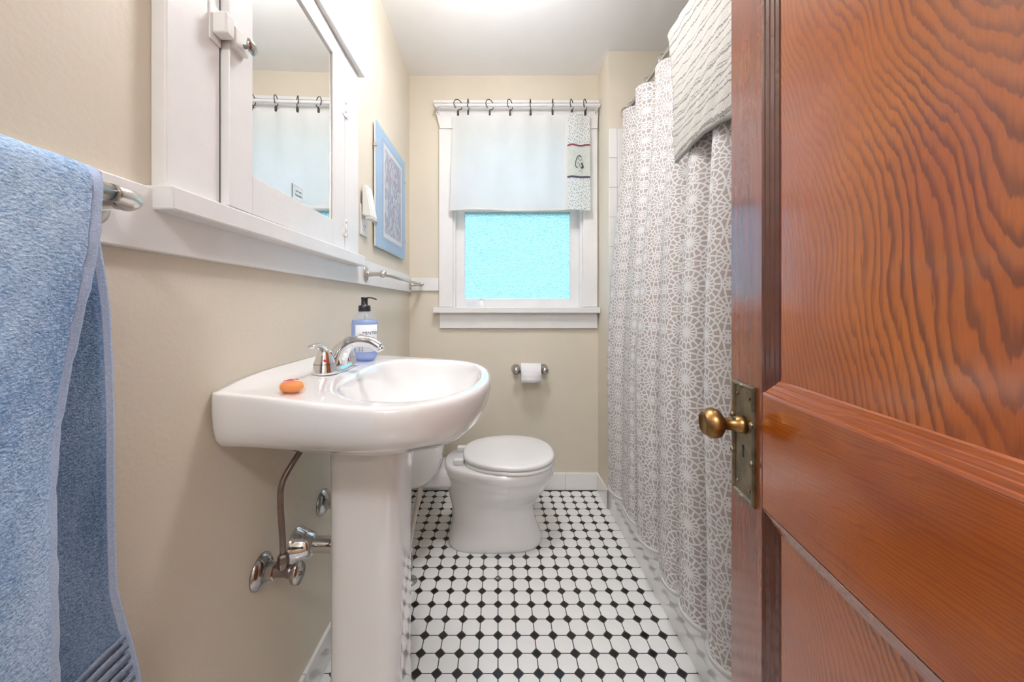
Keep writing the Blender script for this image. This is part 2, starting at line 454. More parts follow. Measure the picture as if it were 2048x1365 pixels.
# ------------------------------------------------------------------ room shell
XL, YB, XT, YE, ZC = -0.5055, 2.0163, 0.571, 1.819, 2.366
XR = 1.33
tag(box('wall_left', (XL - .1, XL, -.12, YB + .1, -.02, ZC), 'wall'), 'long beige painted wall behind the sink and medicine cabinet', 'wall', kind='structure')
OX0, OX1, OZ0, OZ1 = -0.262, 0.488, 1.03, 2.06
wb = join_me([box_me(XL, OX0, YB, YB + .12, -.02, ZC), box_me(OX1, XT, YB, YB + .12, -.02, ZC),
              box_me(OX0, OX1, YB, YB + .12, -.02, OZ0), box_me(OX0, OX1, YB, YB + .12, OZ1, ZC)])
tag(link('wall_back', wb, 'wall'), 'beige end wall around the window behind the toilet', 'wall', kind='structure')
tag(box('wall_return', (XT, XT + .09, YE + .005, YB + .12, -.02, ZC), 'wall'), 'narrow beige wall return between window and shower curtain', 'wall', kind='structure')
we = tag(box('wall_alcove', (XT + .0005, XR + .1, YE + .004, YE + .1, -.02, ZC), 'wall'), 'beige end wall of the tub alcove above white wall tiles', 'wall', kind='structure')
tag(box('wall_right', (XR, XR + .1, 0, YE + .1, -.02, ZC), 'wall'), 'long wall of the tub alcove hidden behind the curtain', 'wall', kind='structure')
tag(box('wall_near', (XT, XR, -.001, .30, -.02, ZC), 'wall'), 'alcove wall at the door end of the tub', 'wall', kind='structure')
wf = join_me([box_me(XL - .1, -.345, -.12, 0, -.02, ZC), box_me(.352, XR + .1, -.12, -.001, -.02, ZC), box_me(-.345, .352, -.12, -.001, 2.06, ZC)])
tag(link('wall_front', wf, 'wall'), 'beige wall around the open doorway', 'wall', kind='structure')
tag(box('ceiling', (XL - .1, XR + .1, -.12, YB + .12, ZC, ZC + .08), 'ceiling'), 'smooth white painted ceiling', 'ceiling', kind='structure')
# hall behind the camera, seen only in reflections
tag(box('floor_hall', (-1.3, 1.5, -1.5, -.12, -.08, -.002), 'hall_floor'), 'brown wooden floor of the hall outside the doorway', 'floor', kind='structure')
tag(box('wall_hall', (-1.4, 1.6, -1.6, -1.5, -.02, ZC), 'hall_wall'), 'pale wall across the hall from the doorway', 'wall', kind='structure')
hs = join_me([box_me(-1.4, -1.3, -1.5, -.0, -.02, ZC), box_me(1.5, 1.6, -1.5, -.0, -.02, ZC), box_me(-1.3, XL - .1, -.12, -.02, -.02, ZC), box_me(XR + .1, 1.5, -.12, -.02, -.02, ZC)])
tag(link('wall_hall_ends', hs, 'hall_wall'), 'pale walls at both ends of the hall', 'wall', kind='structure')
tag(box('ceiling_hall', (-1.4, 1.6, -1.6, -.12, ZC, ZC + .08), 'ceiling'), 'white ceiling of the hall outside the doorway', 'ceiling', kind='structure')
def ceiling_light(loc, globe, label, r=0.13):
    t = thing('ceiling_light', label, 'lamp', loc)
    x, y, z = loc
    link('canopy', lathe_me((x, y, z), (0, 0, -1), [(0, r * .5), (.012, r * .5), (.022, r * .3)]), 'nickel', t)
    link('stem', lathe_me((x, y, z), (0, 0, -1), [(.02, .012), (.14, .012)]), 'nickel', t)
    z -= .095
    link('globe', lathe_me((x, y, z), (0, 0, -1), [(.022, r * .88), (.03, r), (.05, r), (.075, r * .88), (.095, r * .6), (.105, r * .25), (.107, 0)]), globe, t)
ceiling_light((0.0, 1.10, ZC), 'globe', 'white glass flush ceiling lamp over the bathroom floor')
ceiling_light((0.0, -0.85, ZC), 'hall_fill_globe', 'added fill lamp of white glass on the unseen hall ceiling', 0.16)  # added fill lamp behind the camera, brightens the room through the doorway

# ------------------------------------------------------------------ floor tiles
PT, ZT0 = 0.05837, 1.0079
fl = tag(box('floor', (XL - .1, XR + .1, -.12, YB + .12, -.07, -.0007), 'grout'), 'floor of white octagon and black dot tiles with dark grout', 'floor', kind='structure')
def prism_me(poly, z0, z1, inset):
    n = len(poly); cx = sum(p[0] for p in poly) / n; cy = sum(p[1] for p in poly) / n
    def ins(p, d):
        v = Vector((p[0] - cx, p[1] - cy)); l = v.length; return (cx + v.x * (l - d) / l, cy + v.y * (l - d) / l)
    vs = [(p[0], p[1], z0) for p in poly] + [(p[0], p[1], z1 - inset * .7) for p in poly] + [(*ins(p, inset), z1) for p in poly]
    fs = [(i, (i + 1) % n, n + (i + 1) % n, n + i) for i in range(n)] + [(n + i, n + (i + 1) % n, 2 * n + (i + 1) % n, 2 * n + i) for i in range(n)] + [tuple(range(2 * n, 3 * n))]
    return mesh('tile', vs, fs)
hp, ct, g = PT / 2 - .0015, 0.0144, 0.0
octo = [(hp, -hp + ct), (hp, hp - ct), (hp - ct, hp), (-hp + ct, hp), (-hp, hp - ct), (-hp, -hp + ct), (-hp + ct, -hp), (hp - ct, -hp)]
dd = 0.0128
dia = [(dd, 0), (0, dd), (-dd, 0), (0, -dd)]
me_o = prism_me(octo, -.004, 0, .0007); me_o.materials.append(M['tile_white'])
me_d = prism_me(dia, -.004, 0, .0012); me_d.materials.append(M['tile_black'])
def seen(x, y):
    if y < .5: return -1
    u, v = U0 + FPX * x / y, V0 + FPX * CAMH / y
    if not (600 < u < 1450 and v < 1400) or x > XT: return -1
    return 1.0 / y
for nm, me_t, off in (('tile', me_o, .5), ('dot_tile', me_d, 0)):
    cells = []
    for i in range(-10, 11):
        for j in range(-18, 19):
            x, y = (i + off) * PT, ZT0 + (j + off) * PT
            if XL - .02 < x < XT + .02 and 0.0 < y < YB + .01: cells.append((seen(x, y), x, y))
    cells.sort(reverse=True)
    rest = bmesh.new()
    for k, (s, x, y) in enumerate(cells):
        dz = random.uniform(-.0002, .0002)
        if k < 300 and s > 0:
            o = bpy.data.objects.new(nm, me_t); C.objects.link(o); o.location = (x, y, dz); o.parent = fl
        else:
            me2 = me_t.copy(); me2.transform(Matrix.Translation((x, y, dz))); rest.from_mesh(me2); bpy.data.meshes.remove(me2)
    r = link(nm + '_field', from_bm(rest, nm), 'tile_white' if off else 'tile_black', fl); r['kind'] = 'stuff'

def tile_run(name, label, p0, p1, length, height, thick, nrm, phase=0.0):
    """baseboard of tiles from p0 to p1 (xy), facing nrm"""
    p0, p1 = Vector((*p0, 0)), Vector((*p1, 0)); d = (p1 - p0); L = d.length; d.normalize(); n = Vector((*nrm, 0))
    def bx(a, b, t, z0, z1, bev):
        me = box_me(a, b, 0, t, z0, z1, bev, 1)
        mt = Matrix((( d.x, n.x, 0, p0.x), (d.y, n.y, 0, p0.y), (0, 0, 1, 0), (0, 0, 0, 1)))
        me.transform(mt); 
        if mt.determinant() < 0: me.flip_normals()
        return me
    root = tag(link(name, bx(0, L, thick - .0012, 0, height - .001, 0), 'grout_light'), label, 'baseboard', kind='structure')
    a = -phase
    while a < L - .002:
        s, e = max(a, 0) + .0008, min(a + length, L) - .0008
        if e - s > .003: link('tile', bx(s, e, thick, .0006, height, .0012), 'tile_wall', root)
        a += length
    return root
tile_run('baseboard_left', 'white tile baseboard along the wall under the sink', (XL, 0), (XL, YB), .2, .10, .010, (1, 0), .09)
tile_run('baseboard_back', 'white tile baseboard under the window wall', (XL + .010, YB), (XT, YB), .197, .098, .010, (0, -1), .105)
tile_run('baseboard_right', 'short white tile baseboard on the wall return beside the tub', (XT, YB - .010), (XT, YE + .004), .2, .098, .010, (-1, 0))

# alcove wall tiles (edge column, then six-inch tiles)
for r in range(14):
    z1 = 1.05 + (612 - 257) / FPX * YE - r * .1525; z0 = z1 - .151
    if z1 < .05: break
    x = XT + .0005
    for c, w_ in enumerate([.043, .153, .153, .153, .153]):
        th = .006 if c == 0 or r == 0 else .010
        link('tile', box_me(x + .0007, x + w_ - .0007, YE + .0045 - th, YE + .0045, max(z0, 0), z1, .0015, 1), 'tile_wall', we); x += w_
link('grout_bed', box_me(XT + .001, XT + .66, YE + .002, YE + .0045, 0, 1.05 + (612 - 257) / FPX * YE - .001), 'grout_light', we)

# ------------------------------------------------------------------ trims
ZR0, ZR1, RT = 1.128, 1.2185, .014
tag(box('trim_1', (XL, XL + RT, .0, YB, ZR0, ZR1), 'trim', bev=.002), 'white painted rail band along the left wall', 'trim', kind='structure')
tag(box('trim_2', (XL + RT, -.336, YB - RT, YB, 1.135, 1.207), 'trim', bev=.002), 'short white rail band between the wall corner and window casing', 'trim', kind='structure')

# ------------------------------------------------------------------ window
win = thing('window_1', 'white double hung window with pebbled glass behind the toilet', 'window', (.113, YB, 1.0), kind='structure')
CF = YB - .020
box('casing', (-.334, -.257, CF, YB, 1.044, 2.052), 'trim', win, .002)
box('casing', (.483, .5626, CF, YB, 1.044, 2.052), 'trim', win, .002)
hd = [(-.328, 2.052), (.560, 2.052), (.569, 2.19), (-.358, 2.19)]
vs = [(x, y, z) for y in (YB - .028, YB) for x, z in hd]
link('head_casing', mesh('head', vs, [(0, 1, 2, 3), (7, 6, 5, 4), (0, 4, 5, 1), (1, 5, 6, 2), (2, 6, 7, 3), (3, 7, 4, 0)]), 'trim', win)
box('head_cap', (-.364, .569, YB - .036, YB, 2.19, 2.206), 'trim', win, .002)
box('stool', (-.362, .569, YB - .055, YB + .05, 1.010, 1.042), 'trim', win, .003)
box('apron', (-.330, .562, YB - .018, YB, .922, 1.010), 'trim', win, .002)
# jambs and stops in the opening
box('jamb', (OX0, OX0 + .006, YB, YB + .12, OZ0, OZ1), 'trim', win)
box('jamb', (OX1 - .006, OX1, YB, YB + .12, OZ0, OZ1), 'trim', win)
box('jamb_head', (OX0, OX1, YB, YB + .12, OZ1 - .006, OZ1), 'trim', win)
box('stop', (OX0 + .006, OX0 + .018, YB + .003, YB + .04, 1.042, OZ1), 'trim', win, .002)
box('stop', (OX1 - .018, OX1 - .006, YB + .003, YB + .04, 1.042, OZ1), 'trim', win, .002)
def sash(name, y, z0, z1, rb, rt):
    gx0, gx1 = -.194, .421
    m_ = join_me([box_me(OX0 + .010, gx0, y, y + .03, z0, z1, .002), box_me(gx1, OX1 - .010, y, y + .03, z0, z1, .002),
                  box_me(gx0 - .001, gx1 + .001, y, y + .03, z0, z0 + rb, .002), box_me(gx0 - .001, gx1 + .001, y, y + .03, z1 - rt, z1, .002)])
    s = link(name, m_, 'trim', win)
    link('pane', box_me(gx0 - .004, gx1 + .004, y + .013, y + .017, z0 + rb - .004, z1 - rt + .004), 'obscure', s)
    return s
sash('lower_sash', YB + .042, 1.036, 1.63, .056, .032)
sash('upper_sash', YB + .076, 1.59, 2.054, .032, .05)

# ------------------------------------------------------------------ bathtub
tb = bmesh.new()
def rr(x0, x1, y0, y1, r, z, n=6):
    out = []
    for cx, cy, a0 in ((x1 - r, y1 - r, 0), (x0 + r, y1 - r, PI / 2), (x0 + r, y0 + r, PI), (x1 - r, y0 + r, 1.5 * PI)):
        for i in range(n + 1):
            a = a0 + PI / 2 * i / n; out.append(Vector((cx + r * math.cos(a), cy + r * math.sin(a), z)))
    return out
TZ = .42
tubr = [rr(XT, XR - .001, .301, YE - .006, .004, 0), rr(XT, XR - .001, .301, YE - .006, .004, TZ - .02), rr(XT + .004, XR - .002, .303, YE - .008, .008, TZ - .006), rr(XT + .014, XR - .006, .31, YE - .014, .012, TZ),
        rr(XT + .075, XR - .05, .38, YE - .10, .10, TZ), rr(XT + .09, XR - .06, .40, YE - .12, .10, TZ - .015), rr(XT + .13, XR - .10, .48, YE - .22, .10, .12), rr(XT + .18, XR - .15, .56, YE - .30, .08, .08)]
tag(link('bathtub', loft_me(tubr, False, True, True), 'tub'), 'glossy white bathtub apron under the patterned shower curtain', 'bathtub')
bpy.data.objects['bathtub'].modifiers.new('edges', 'EDGE_SPLIT').split_angle = math.radians(50)

# ------------------------------------------------------------------ sink
ZS, CX = 0.883, -0.29
XW = XL + .001
def d_outline():
    half = []
    for k in range(40):                                   # front curve, tip to side
        t = PI / 2 * k / 39; c, q = math.cos(t), math.sin(t)
        half.append((-.225 + .208 * c ** (2 / 2.15), .292 * q ** (2 / 2.15)))
    for k in range(1, 10): half.append((lerp(-.225, XW + .012, k / 9), .292 - .022 * sm(0, 1, k / 9)))
    for k in range(1, 6):
        a = PI / 2 * k / 5; half.append((XW + .012 - .012 * math.sin(a), .258 + .012 * math.cos(a)))
    for k in range(1, 8): half.append((XW, .258 * (1 - k / 7)))
    pts = half + [(x, -y) for x, y in half[-2:0:-1]]
    return [(x, ZS + y) for x, y in pts]
OUT = d_outline(); NS = len(OUT)
BX, BAX, BAY = -.196, .149, .238
TB = [math.atan2((y - ZS) / BAY, (x - BX) / BAX) for x, y in OUT]
def zrim(x, y):
    z = .896 - .020 * sm(-.52, -.16, x)
    z += .017 * sm(-.462, -.490, x) * (1 - min(1, abs((y - ZS) / .27) ** 4))
    return z
def basin(k, dz, shift=0.0):
    r = []
    for i in range(NS):
        t = TB[i]; c, s = math.cos(t), math.sin(t)
        e = 2.2 if c >= 0 else 2.7
        x = BX + shift + BAX * k * math.copysign(abs(c) ** (2 / e), c); y = ZS + BAY * k * math.copysign(abs(s) ** (2 / e), s)
        r.append(Vector((x, y, zrim(BX + BAX * c, y) + dz)))
    return r
def outr(k, zf, zw, drop=None):
    r = []
    for x, y in OUT:
        w = sm(-.30, -.46, x)
        xx = x if x < CX - .02 else CX + (x - CX) * k
        yy = ZS + (y - ZS) * lerp(k, 1 - (1 - k) * .35, w)
        z = zrim(x, y) + drop if drop is not None else lerp(zf + .016 * sm(.15, .29, abs(y - ZS)) * sm(1.0, .85, k) * sm(.35, .6, k), zw, w)
        r.append(Vector((xx, yy, z)))
    return r
def deckring(t):
    a, b_ = basin(1.05, 0), outr(.965, 0, 0, 0)
    out = []
    for p, q in zip(a, b_):
        v = p.lerp(q, t); v.z = zrim(v.x, v.y); out.append(v)
    return out
rings = [basin(.08, -.135), basin(.30, -.132), basin(.55, -.118), basin(.75, -.090), basin(.88, -.056), basin(.955, -.024), basin(.99, -.008), basin(1.02, -.001),
         deckring(0), deckring(.25), deckring(.5), deckring(.75), deckring(.92), outr(.968, 0, 0, 0), outr(.986, 0, 0, -.003), outr(.997, 0, 0, -.009), outr(1.0, 0, 0, -.018),
         outr(.997, .845, .86), outr(.97, .815, .835), outr(.915, .788, .813), outr(.83, .766, .80), outr(.70, .745, .793), outr(.55, .732, .790), outr(.36, .725, .789)]
sink = thing('pedestal_sink', 'white porcelain pedestal sink against the left wall', 'sink', (CX, ZS, 0))
link('basin', loft_me(rings, True, True), 'porcelain', sink)
dr = rings[0][0].z
link('drain', lathe_me((BX, ZS, dr - .001), (0, 0, 1), [(0, .024), (.003, .023), (.004, .018), (.002, .012), (.002, 0)]), 'chrome', sink)
pr = []
for z, ax, ay, cx, e in ((0, .094, .108, -.312, 3.8), (.03, .093, .106, -.312, 3.8), (.055, .084, .096, -.311, 3.8), (.12, .082, .092, -.311, 4), (.30, .082, .090, -.311, 4.2), (.55, .083, .090, -.310, 4.2), (.65, .085, .093, -.308, 4), (.70, .092, .098, -.303, 3.6), (.745, .101, .104, -.297, 3.2)):
    pr.append(ring_super(cx, ZS, z, ax, ay, e, 64))
link('pedestal', loft_me(pr), 'porcelain', sink)

# faucet
FX, FZ = -.405, zrim(-.40, ZS) - .0005
fa = thing('faucet', 'chrome two handle faucet on the sink deck', 'faucet', (FX, ZS, FZ))
base_r = [[Vector((FX + ax * math.copysign(abs(math.cos(t)) ** .9, math.cos(t)), ZS + ay * math.copysign(abs(math.sin(t)) ** .75, math.sin(t)), FZ + z)) for t in [2 * PI * i / 40 for i in range(40)]]
          for z, ax, ay in ((0, .030, .083), (.004, .030, .083), (.012, .026, .078), (.016, .022, .07))]
link('base_plate', loft_me(base_r), 'chrome', fa)
link('spout', tube_me(spline([(FX - .002, ZS, FZ + .01), (FX + .006, ZS, FZ + .034), (FX + .024, ZS, FZ + .058), (FX + .052, ZS, FZ + .071), (FX + .085, ZS, FZ + .069), (FX + .110, ZS, FZ + .055)], 7), [lerp(.030, .0135, min(1, i / 20)) for i in range(36)], 20), 'chrome', fa)
link('aerator', lathe_me((FX + .108, ZS, FZ + .058), (.55, 0, -1), [(0, .010), (.009, .0105), (.012, .009)]), 'chrome', fa)
for s, dot in ((-1, 'red'), (1, 'blue')):
    hy = ZS + s * .058
    h = link('handle', lathe_me((FX, hy, FZ + .008), (0, 0, 1), [(-.006, .029), (.0, .0275), (.017, .0240), (.034, .0185), (.044, .015), (.052, .010), (.055, 0)]), 'chrome', fa)
    link('seam', lathe_me((FX, hy, FZ + .0245), (0, 0, 1), [(0, .0238), (.0002, .0243), (.0008, .0243), (.001, .0238)]), 'dark', h)
    link('lever', tube_me(spline([(FX, hy - s * .004, FZ + .050), (FX - .002, hy + s * .010, FZ + .064), (FX - .004, hy + s * .028, FZ + .070), (FX - .006, hy + s * .048, FZ + .069)], 6), [lerp(.0125, .0085, i / 18) for i in range(19)], 16, flat=.55), 'chrome', h)
    link('temperature_dot', lathe_me((FX + .010, hy - .0190, FZ + .034), (.45, -.85, .22), [(0, .0036), (.0012, .0034), (.0018, 0)], 14), dot, h)
link('popup_rod', lathe_me((FX - .022, ZS - .005, FZ + .006), (0, 0, 1), [(0, .003), (.022, .003), (.022, .006), (.028, .0065), (.033, .004), (.034, 0)], 14), 'chrome', fa)

# orange soap on the near deck
sx_, sy_ = -.381, .655
sz = zrim(sx_, sy_)
so = thing('soap_disc', 'clear orange glycerine soap disc with red scribble near the faucet', 'soap', (sx_, sy_, sz))
link('clear_shell', lathe_me((sx_, sy_, sz), (0, 0, 1), [(0, .013), (.002, .019), (.007, .0235), (.013, .0245), (.018, .0225), (.022, .016), (.0245, .007), (.0248, 0)], 36, sx=.88, sy=.95), 'amber', so)
link('orange_core', lathe_me((sx_ - .001, sy_ - .001, sz + .0015), (0, 0, 1), [(0, .012), (.003, .0185), (.007, .0212), (.012, .0215), (.016, .019), (.018, .012), (.019, 0)], 32, sx=.86, sy=.93), 'orange', so)
for k, pts in enumerate(([(-.012, .006), (-.006, .002), (-.010, -.004)], [(-.004, .007), (.001, .0), (-.004, -.003)], [(.002, .008), (.008, .004), (.004, -.002)], [(-.015, -.004), (-.004, -.008), (.006, -.006)])):
    link('scribble', tube_me(spline([(sx_ + a, sy_ + b_, sz + .0242 - 12.0 * (a * a + b_ * b_)) for a, b_ in pts], 5), .0008, 6), 'red', so)

# soap bottle
bx_, by_ = -.394, 1.042
bz = zrim(bx_, by_) + .0008
bt = thing('soap_bottle', 'clear pump bottle of blue liquid hand soap on the sink', 'bottle', (bx_, by_, bz))
link('bottle_body', lathe_me((bx_, by_, bz), (0, 0, 1), [(0, .030), (.003, .034), (.010, .0365), (.108, .0365), (.120, .0345), (.130, .0285), (.137, .019), (.141, .0155), (.147, .015)], 36), 'clear', bt)
link('liquid', lathe_me((bx_, by_, bz + .003), (0, 0, 1), [(0, .029), (.004, .033), (.010, .035), (.105, .035), (.114, .0342), (.1141, 0)], 36), 'liquid', bt)
pmp = link('pump', lathe_me((bx_, by_, bz + .142), (0, 0, 1), [(0, .0165), (.001, .0175), (.015, .0172), (.018, .0155), (.019, .0095), (.036, .0090), (.038, .010), (.042, .0095), (.0425, 0)], 28), 'black', bt)
link('nozzle', tube_me([(bx_ - .006, by_ - .002, bz + .182), (bx_ + .012, by_ - .002, bz + .183), (bx_ + .026, by_ - .003, bz + .1815), (bx_ + .037, by_ - .003, bz + .177)], [.0045, .0042, .0036, .003], 10, flat=.6), 'black', pmp)
link('dip_tube', tube_me([(bx_, by_, bz + .006), (bx_, by_, bz + .135)], .002, 8), 'clear', bt)
LR = .0372
a0 = math.atan2(-by_ + 0, -bx_) + .22                 # a little to the right of facing the camera
def bend(me, zc, r=LR, mid=None):
    mid = a0 if mid is None else mid
    for v in me.vertices:
        th = mid + v.co.x / r; d = r + v.co.z
        v.co = Vector((bx_ + d * math.cos(th), by_ + d * math.sin(th), zc + v.co.y))
    me.update(); return me
lab = link('label', grid_me(lambda i, j: (bx_ + LR * math.cos(a0 - .95 + 1.9 * i / 20), by_ + LR * math.sin(a0 - .95 + 1.9 * i / 20), bz + .026 + .078 * j), 21, 2), 'label', bt)
solidify(lab, .0003, 1)
for s, size, dx, zc in (('MINTED', .0130, .010, bz + .080), ('hand soap', .0050, .010, bz + .068), ('sea', .0060, -.019, bz + .078)):
    t_ = text_me(s, size); link('lettering', bend(xform(t_, Matrix.Translation((dx, 0, .0004))), zc), 'ink', lab)
for zc in (.030, .033, .036, .039):
    t_ = box_me(-.006, .006, -.0006, .0006, 0, .0003); link('lettering', bend(xform(t_, Matrix.Translation((-.018, 0, .0004))), bz + zc), 'ink', lab)

# supply valves and drain under the sink
def supply(y, s, label):
    t = thing('supply_valve', label, 'valve', (XL, y, .484))
    link('escutcheon', lathe_me((XL, y, .484), (1, 0, 0), [(0, .036), (.003, .0355), (.009, .030), (.013, .022), (.014, .012)]), 'old_chrome', t)
    link('hex_nut', lathe_me((XL + .012, y, .484), (1, 0, 0), [(0, .017), (.018, .017), (.020, .014)], 6, smooth=False), 'old_chrome', t)
    link('valve_body', lathe_me((XL + .03, y, .484), (1, 0, 0), [(0, .012), (.004, .0115), (.028, .0115), (.030, .013), (.040, .013)], 20), 'pipe', t)
    link('compression_nut', lathe_me((XL + .048, y, .492), (0, 0, 1), [(0, .011), (.012, .012), (.026, .0105), (.030, .008)], 6, smooth=False), 'pipe', t)
    hnd = link('handle', lathe_me((XL + .068, y, .482), (1, -.15 * s, 0), [(0, .006), (.004, .010), (.006, .0195), (.012, .021), (.017, .0195), (.018, .006)], 24, sx=.9, sy=1.15), 'old_chrome', t)
    link('screw', lathe_me((XL + .0855, y - .0026 * s, .482), (1, -.15 * s, 0), [(0, .0045), (.002, .004), (.0025, 0)], 14), 'pipe', hnd)
    link('riser', tube_me(spline([(XL + .048, y, .516), (XL + .046, y, .56), (XL + .042, y, .625), (XL + .043, y + .002 * s, .665), (XL + .050, y + .014 * s, .692), (XL + .066, y + .046 * s, .732), (XL + .080, y + .075 * s, .77)], 6), .0062, 12), 'pipe', t)
supply(.752, 1, 'hot water stop valve with curved supply pipe, in front of the drain pipe')
supply(1.017, -1, 'cold water stop valve on the wall, mostly behind the sink pedestal')
dr_ = thing('drain_pipe', 'chrome sink drain pipe with bell flange running into the wall', 'pipe', (XL, ZS, .452))
link('flange', lathe_me((XL, ZS, .452), (1, 0, 0), [(0, .043), (.004, .043), (.008, .039), (.028, .032), (.043, .026), (.046, .021)]), 'chrome', dr_)
link('pipe', tube_me(spline([(XL + .01, ZS, .452), (XL + .09, ZS, .452), (XL + .125, ZS, .440), (XL + .145, ZS, .405), (XL + .175, ZS, .372), (XL + .205, ZS, .405), (XL + .212, ZS, .46), (XL + .212, ZS, .70)], 6), .0185, 20), 'chrome', dr_)
link('slip_nut', lathe_me((XL + .128, ZS, .438), (.5, 0, -.85), [(0, .020), (.002, .025), (.016, .025), (.018, .020)], 8), 'pipe', dr_)

# ------------------------------------------------------------------ toilet
ZTo = 1.600
to = thing('toilet', 'white toilet with closed lid facing the tub', 'toilet', (-.02, ZTo, 0))
def egg(z, x0, x1, hz, back=0.55, e=2.3, n=64):
    out = []
    xc = x0 + (x1 - x0) * .52
    for i in range(n):
        t = 2 * PI * i / n; c, s = math.cos(t), math.sin(t)
        ee = e if c >= 0 else 4.2
        x = xc + (x1 - xc if c >= 0 else xc - x0) * math.copysign(abs(c) ** (2 / ee), c)
        y = hz * math.copysign(abs(s) ** (2 / e), s)
        if x < xc: y *= lerp(1, back, sm(0, 1, (xc - x) / (xc - x0)))
        out.append(Vector((x, ZTo + y, z)))
    return out
bowl = [egg(0, -.22, .195, .108, .98, 2.6), egg(.012, -.222, .197, .110, .98, 2.6), egg(.035, -.22, .193, .109, .98, 2.6), egg(.060, -.214, .180, .101, 1.0, 2.4), egg(.11, -.205, .164, .087, 1.0), egg(.165, -.208, .160, .090, 1.0),
        egg(.205, -.218, .186, .116, .92), egg(.245, -.225, .215, .145, .80), egg(.285, -.23, .236, .166, .72), egg(.315, -.235, .246, .176, .74), egg(.319, -.238, .2505, .1805, .74), egg(.345, -.240, .254, .184, .72), egg(.356, -.239, .252, .182, .72), egg(.362, -.232, .244, .174, .72)]
link('bowl', loft_me(bowl), 'porcelain', to)
link('trapway', join_me([box_me(-.44, -.18, ZTo - .085, ZTo + .085, .255, .34, .035, 4, True)]), 'porcelain', to)
link('seat', loft_me([egg(.3625, -.150, .246, .176, .79), egg(.3635, -.155, .252, .182, .79), egg(.373, -.156, .253, .183, .79), egg(.3775, -.152, .248, .178, .79)]), 'plastic', to)
link('lid', loft_me([egg(.3805, -.150, .245, .175, .79), egg(.382, -.156, .252, .182, .79), egg(.392, -.157, .253, .183, .79), egg(.3985, -.152, .247, .177, .79), egg(.4005, -.142, .236, .167, .79), egg(.4015, -.09, .18, .12, .79)]), 'plastic', to)
for s in (-1, 1): box('hinge', (-.192, -.148, ZTo + s * .07 - .014, ZTo + s * .07 + .014, .361, .386), 'plastic', to, .005, 3)
tk = [rr(-.49, -.30, 1.42, 1.79, .05, .318), rr(-.497, -.285, 1.405, 1.805, .055, .322), rr(-.50, -.262, 1.395, 1.812, .06, .345), rr(-.502, -.246, 1.388, 1.818, .06, .375), rr(-.503, -.238, 1.384, 1.822, .06, .43), rr(-.503, -.236, 1.378, 1.828, .06, .69)]
link('tank', loft_me(tk), 'porcelain', to)
link('tank_lid', loft_me([rr(-.5045, -.228, 1.37, 1.835, .06, .69), rr(-.5045, -.224, 1.366, 1.839, .06, .70), rr(-.5045, -.224, 1.366, 1.839, .06, .718), rr(-.50, -.232, 1.374, 1.831, .055, .726)]), 'porcelain', to)
fx = link('flush_lever', tube_me([(-.232, 1.43, .63), (-.215, 1.43, .63), (-.212, 1.45, .628), (-.212, 1.51, .618)], [.007, .007, .006, .005], 12), 'chrome', to)
# floor stop valve and hose of the toilet
vx, vy = -.338, 1.345
tv = thing('toilet_supply', 'pale oval stop valve and grey riser hose feeding the toilet tank', 'valve', (vx, vy, 0))
link('floor_flange', lathe_me((vx, vy, 0), (0, 0, 1), [(0, .03), (.003, .029), (.008, .015), (.010, .009)]), 'old_chrome', tv)
link('valve_body', lathe_me((vx, vy, .008), (0, 0, 1), [(0, .008), (.03, .008), (.034, .013), (.085, .013), (.088, .010), (.11, .010)], 16), 'old_chrome', tv)
hn = link('oval_handle', lathe_me((vx, vy - .012, .066), (0, -1, 0), [(0, .006), (.014, .006), (.016, .016), (.022, .018), (.026, .015), (.0262, .004)], 24, sx=.85, sy=1.5), 'plastic', tv)
link('screw', lathe_me((vx, vy - .038, .066), (0, -1, 0), [(0, .004), (.002, .0036), (.0022, 0)], 12), 'old_chrome', hn)
link('riser_hose', tube_me(spline([(vx, vy, .115), (vx + .006, vy + .02, .18), (vx + .018, vy + .06, .26), (vx + .026, vy + .09, .325)], 6), [.0085] * 12 + [.0095, .0105, .011, .011, .011, .011, .011], 14), 'nickel', tv)
link('coupling_nut', lathe_me((vx, vy, .112), (0, 0, 1), [(0, .013), (.012, .013), (.016, .010)], 8), 'plastic', tv)

# ------------------------------------------------------------------ toilet paper
tx, tz, ty = .180, .690, YB - .062
ho = thing('toilet_paper_holder', 'worn chrome toilet paper holder on the wall under the window', 'holder', (tx, YB, tz))
for s in (-1, 1):
    p = link('post', lathe_me((tx + s * .079, YB, tz), (0, -1, 0), [(0, .027), (.004, .0265), (.010, .02), (.022, .012), (.045, .012), (.052, .019), (.064, .0225), (.076, .019), (.082, .009), (.083, 0)]), 'old_chrome', ho)
link('roller', lathe_me((tx - .072, ty, tz), (1, 0, 0), [(0, .009), (.144, .009)], 18), 'old_chrome', ho)
ro = thing('toilet_paper_roll', 'small white toilet paper roll on the chrome holder', 'toilet paper', (tx, ty, tz))
link('paper', lathe_me((tx - .054, ty, tz - .008), (1, 0, 0), [(0, .020), (0, .050), (.001, .051), (.107, .051), (.108, .050), (.108, .020)], 40, cap=False), 'paper', ro)
link('core', lathe_me((tx - .0535, ty, tz - .008), (1, 0, 0), [(0, .020), (0, .0185), (.107, .0185), (.107, .020)], 30, cap=False), 'cardboard', ro)
sh = link('loose_sheet', grid_me(lambda i, j: (tx - .0535 + .107 * i, ty - .0514 - .0006 * (j == 3), tz - .008 - .018 * j + .006), 2, 4), 'paper', ro); solidify(sh, .0006)

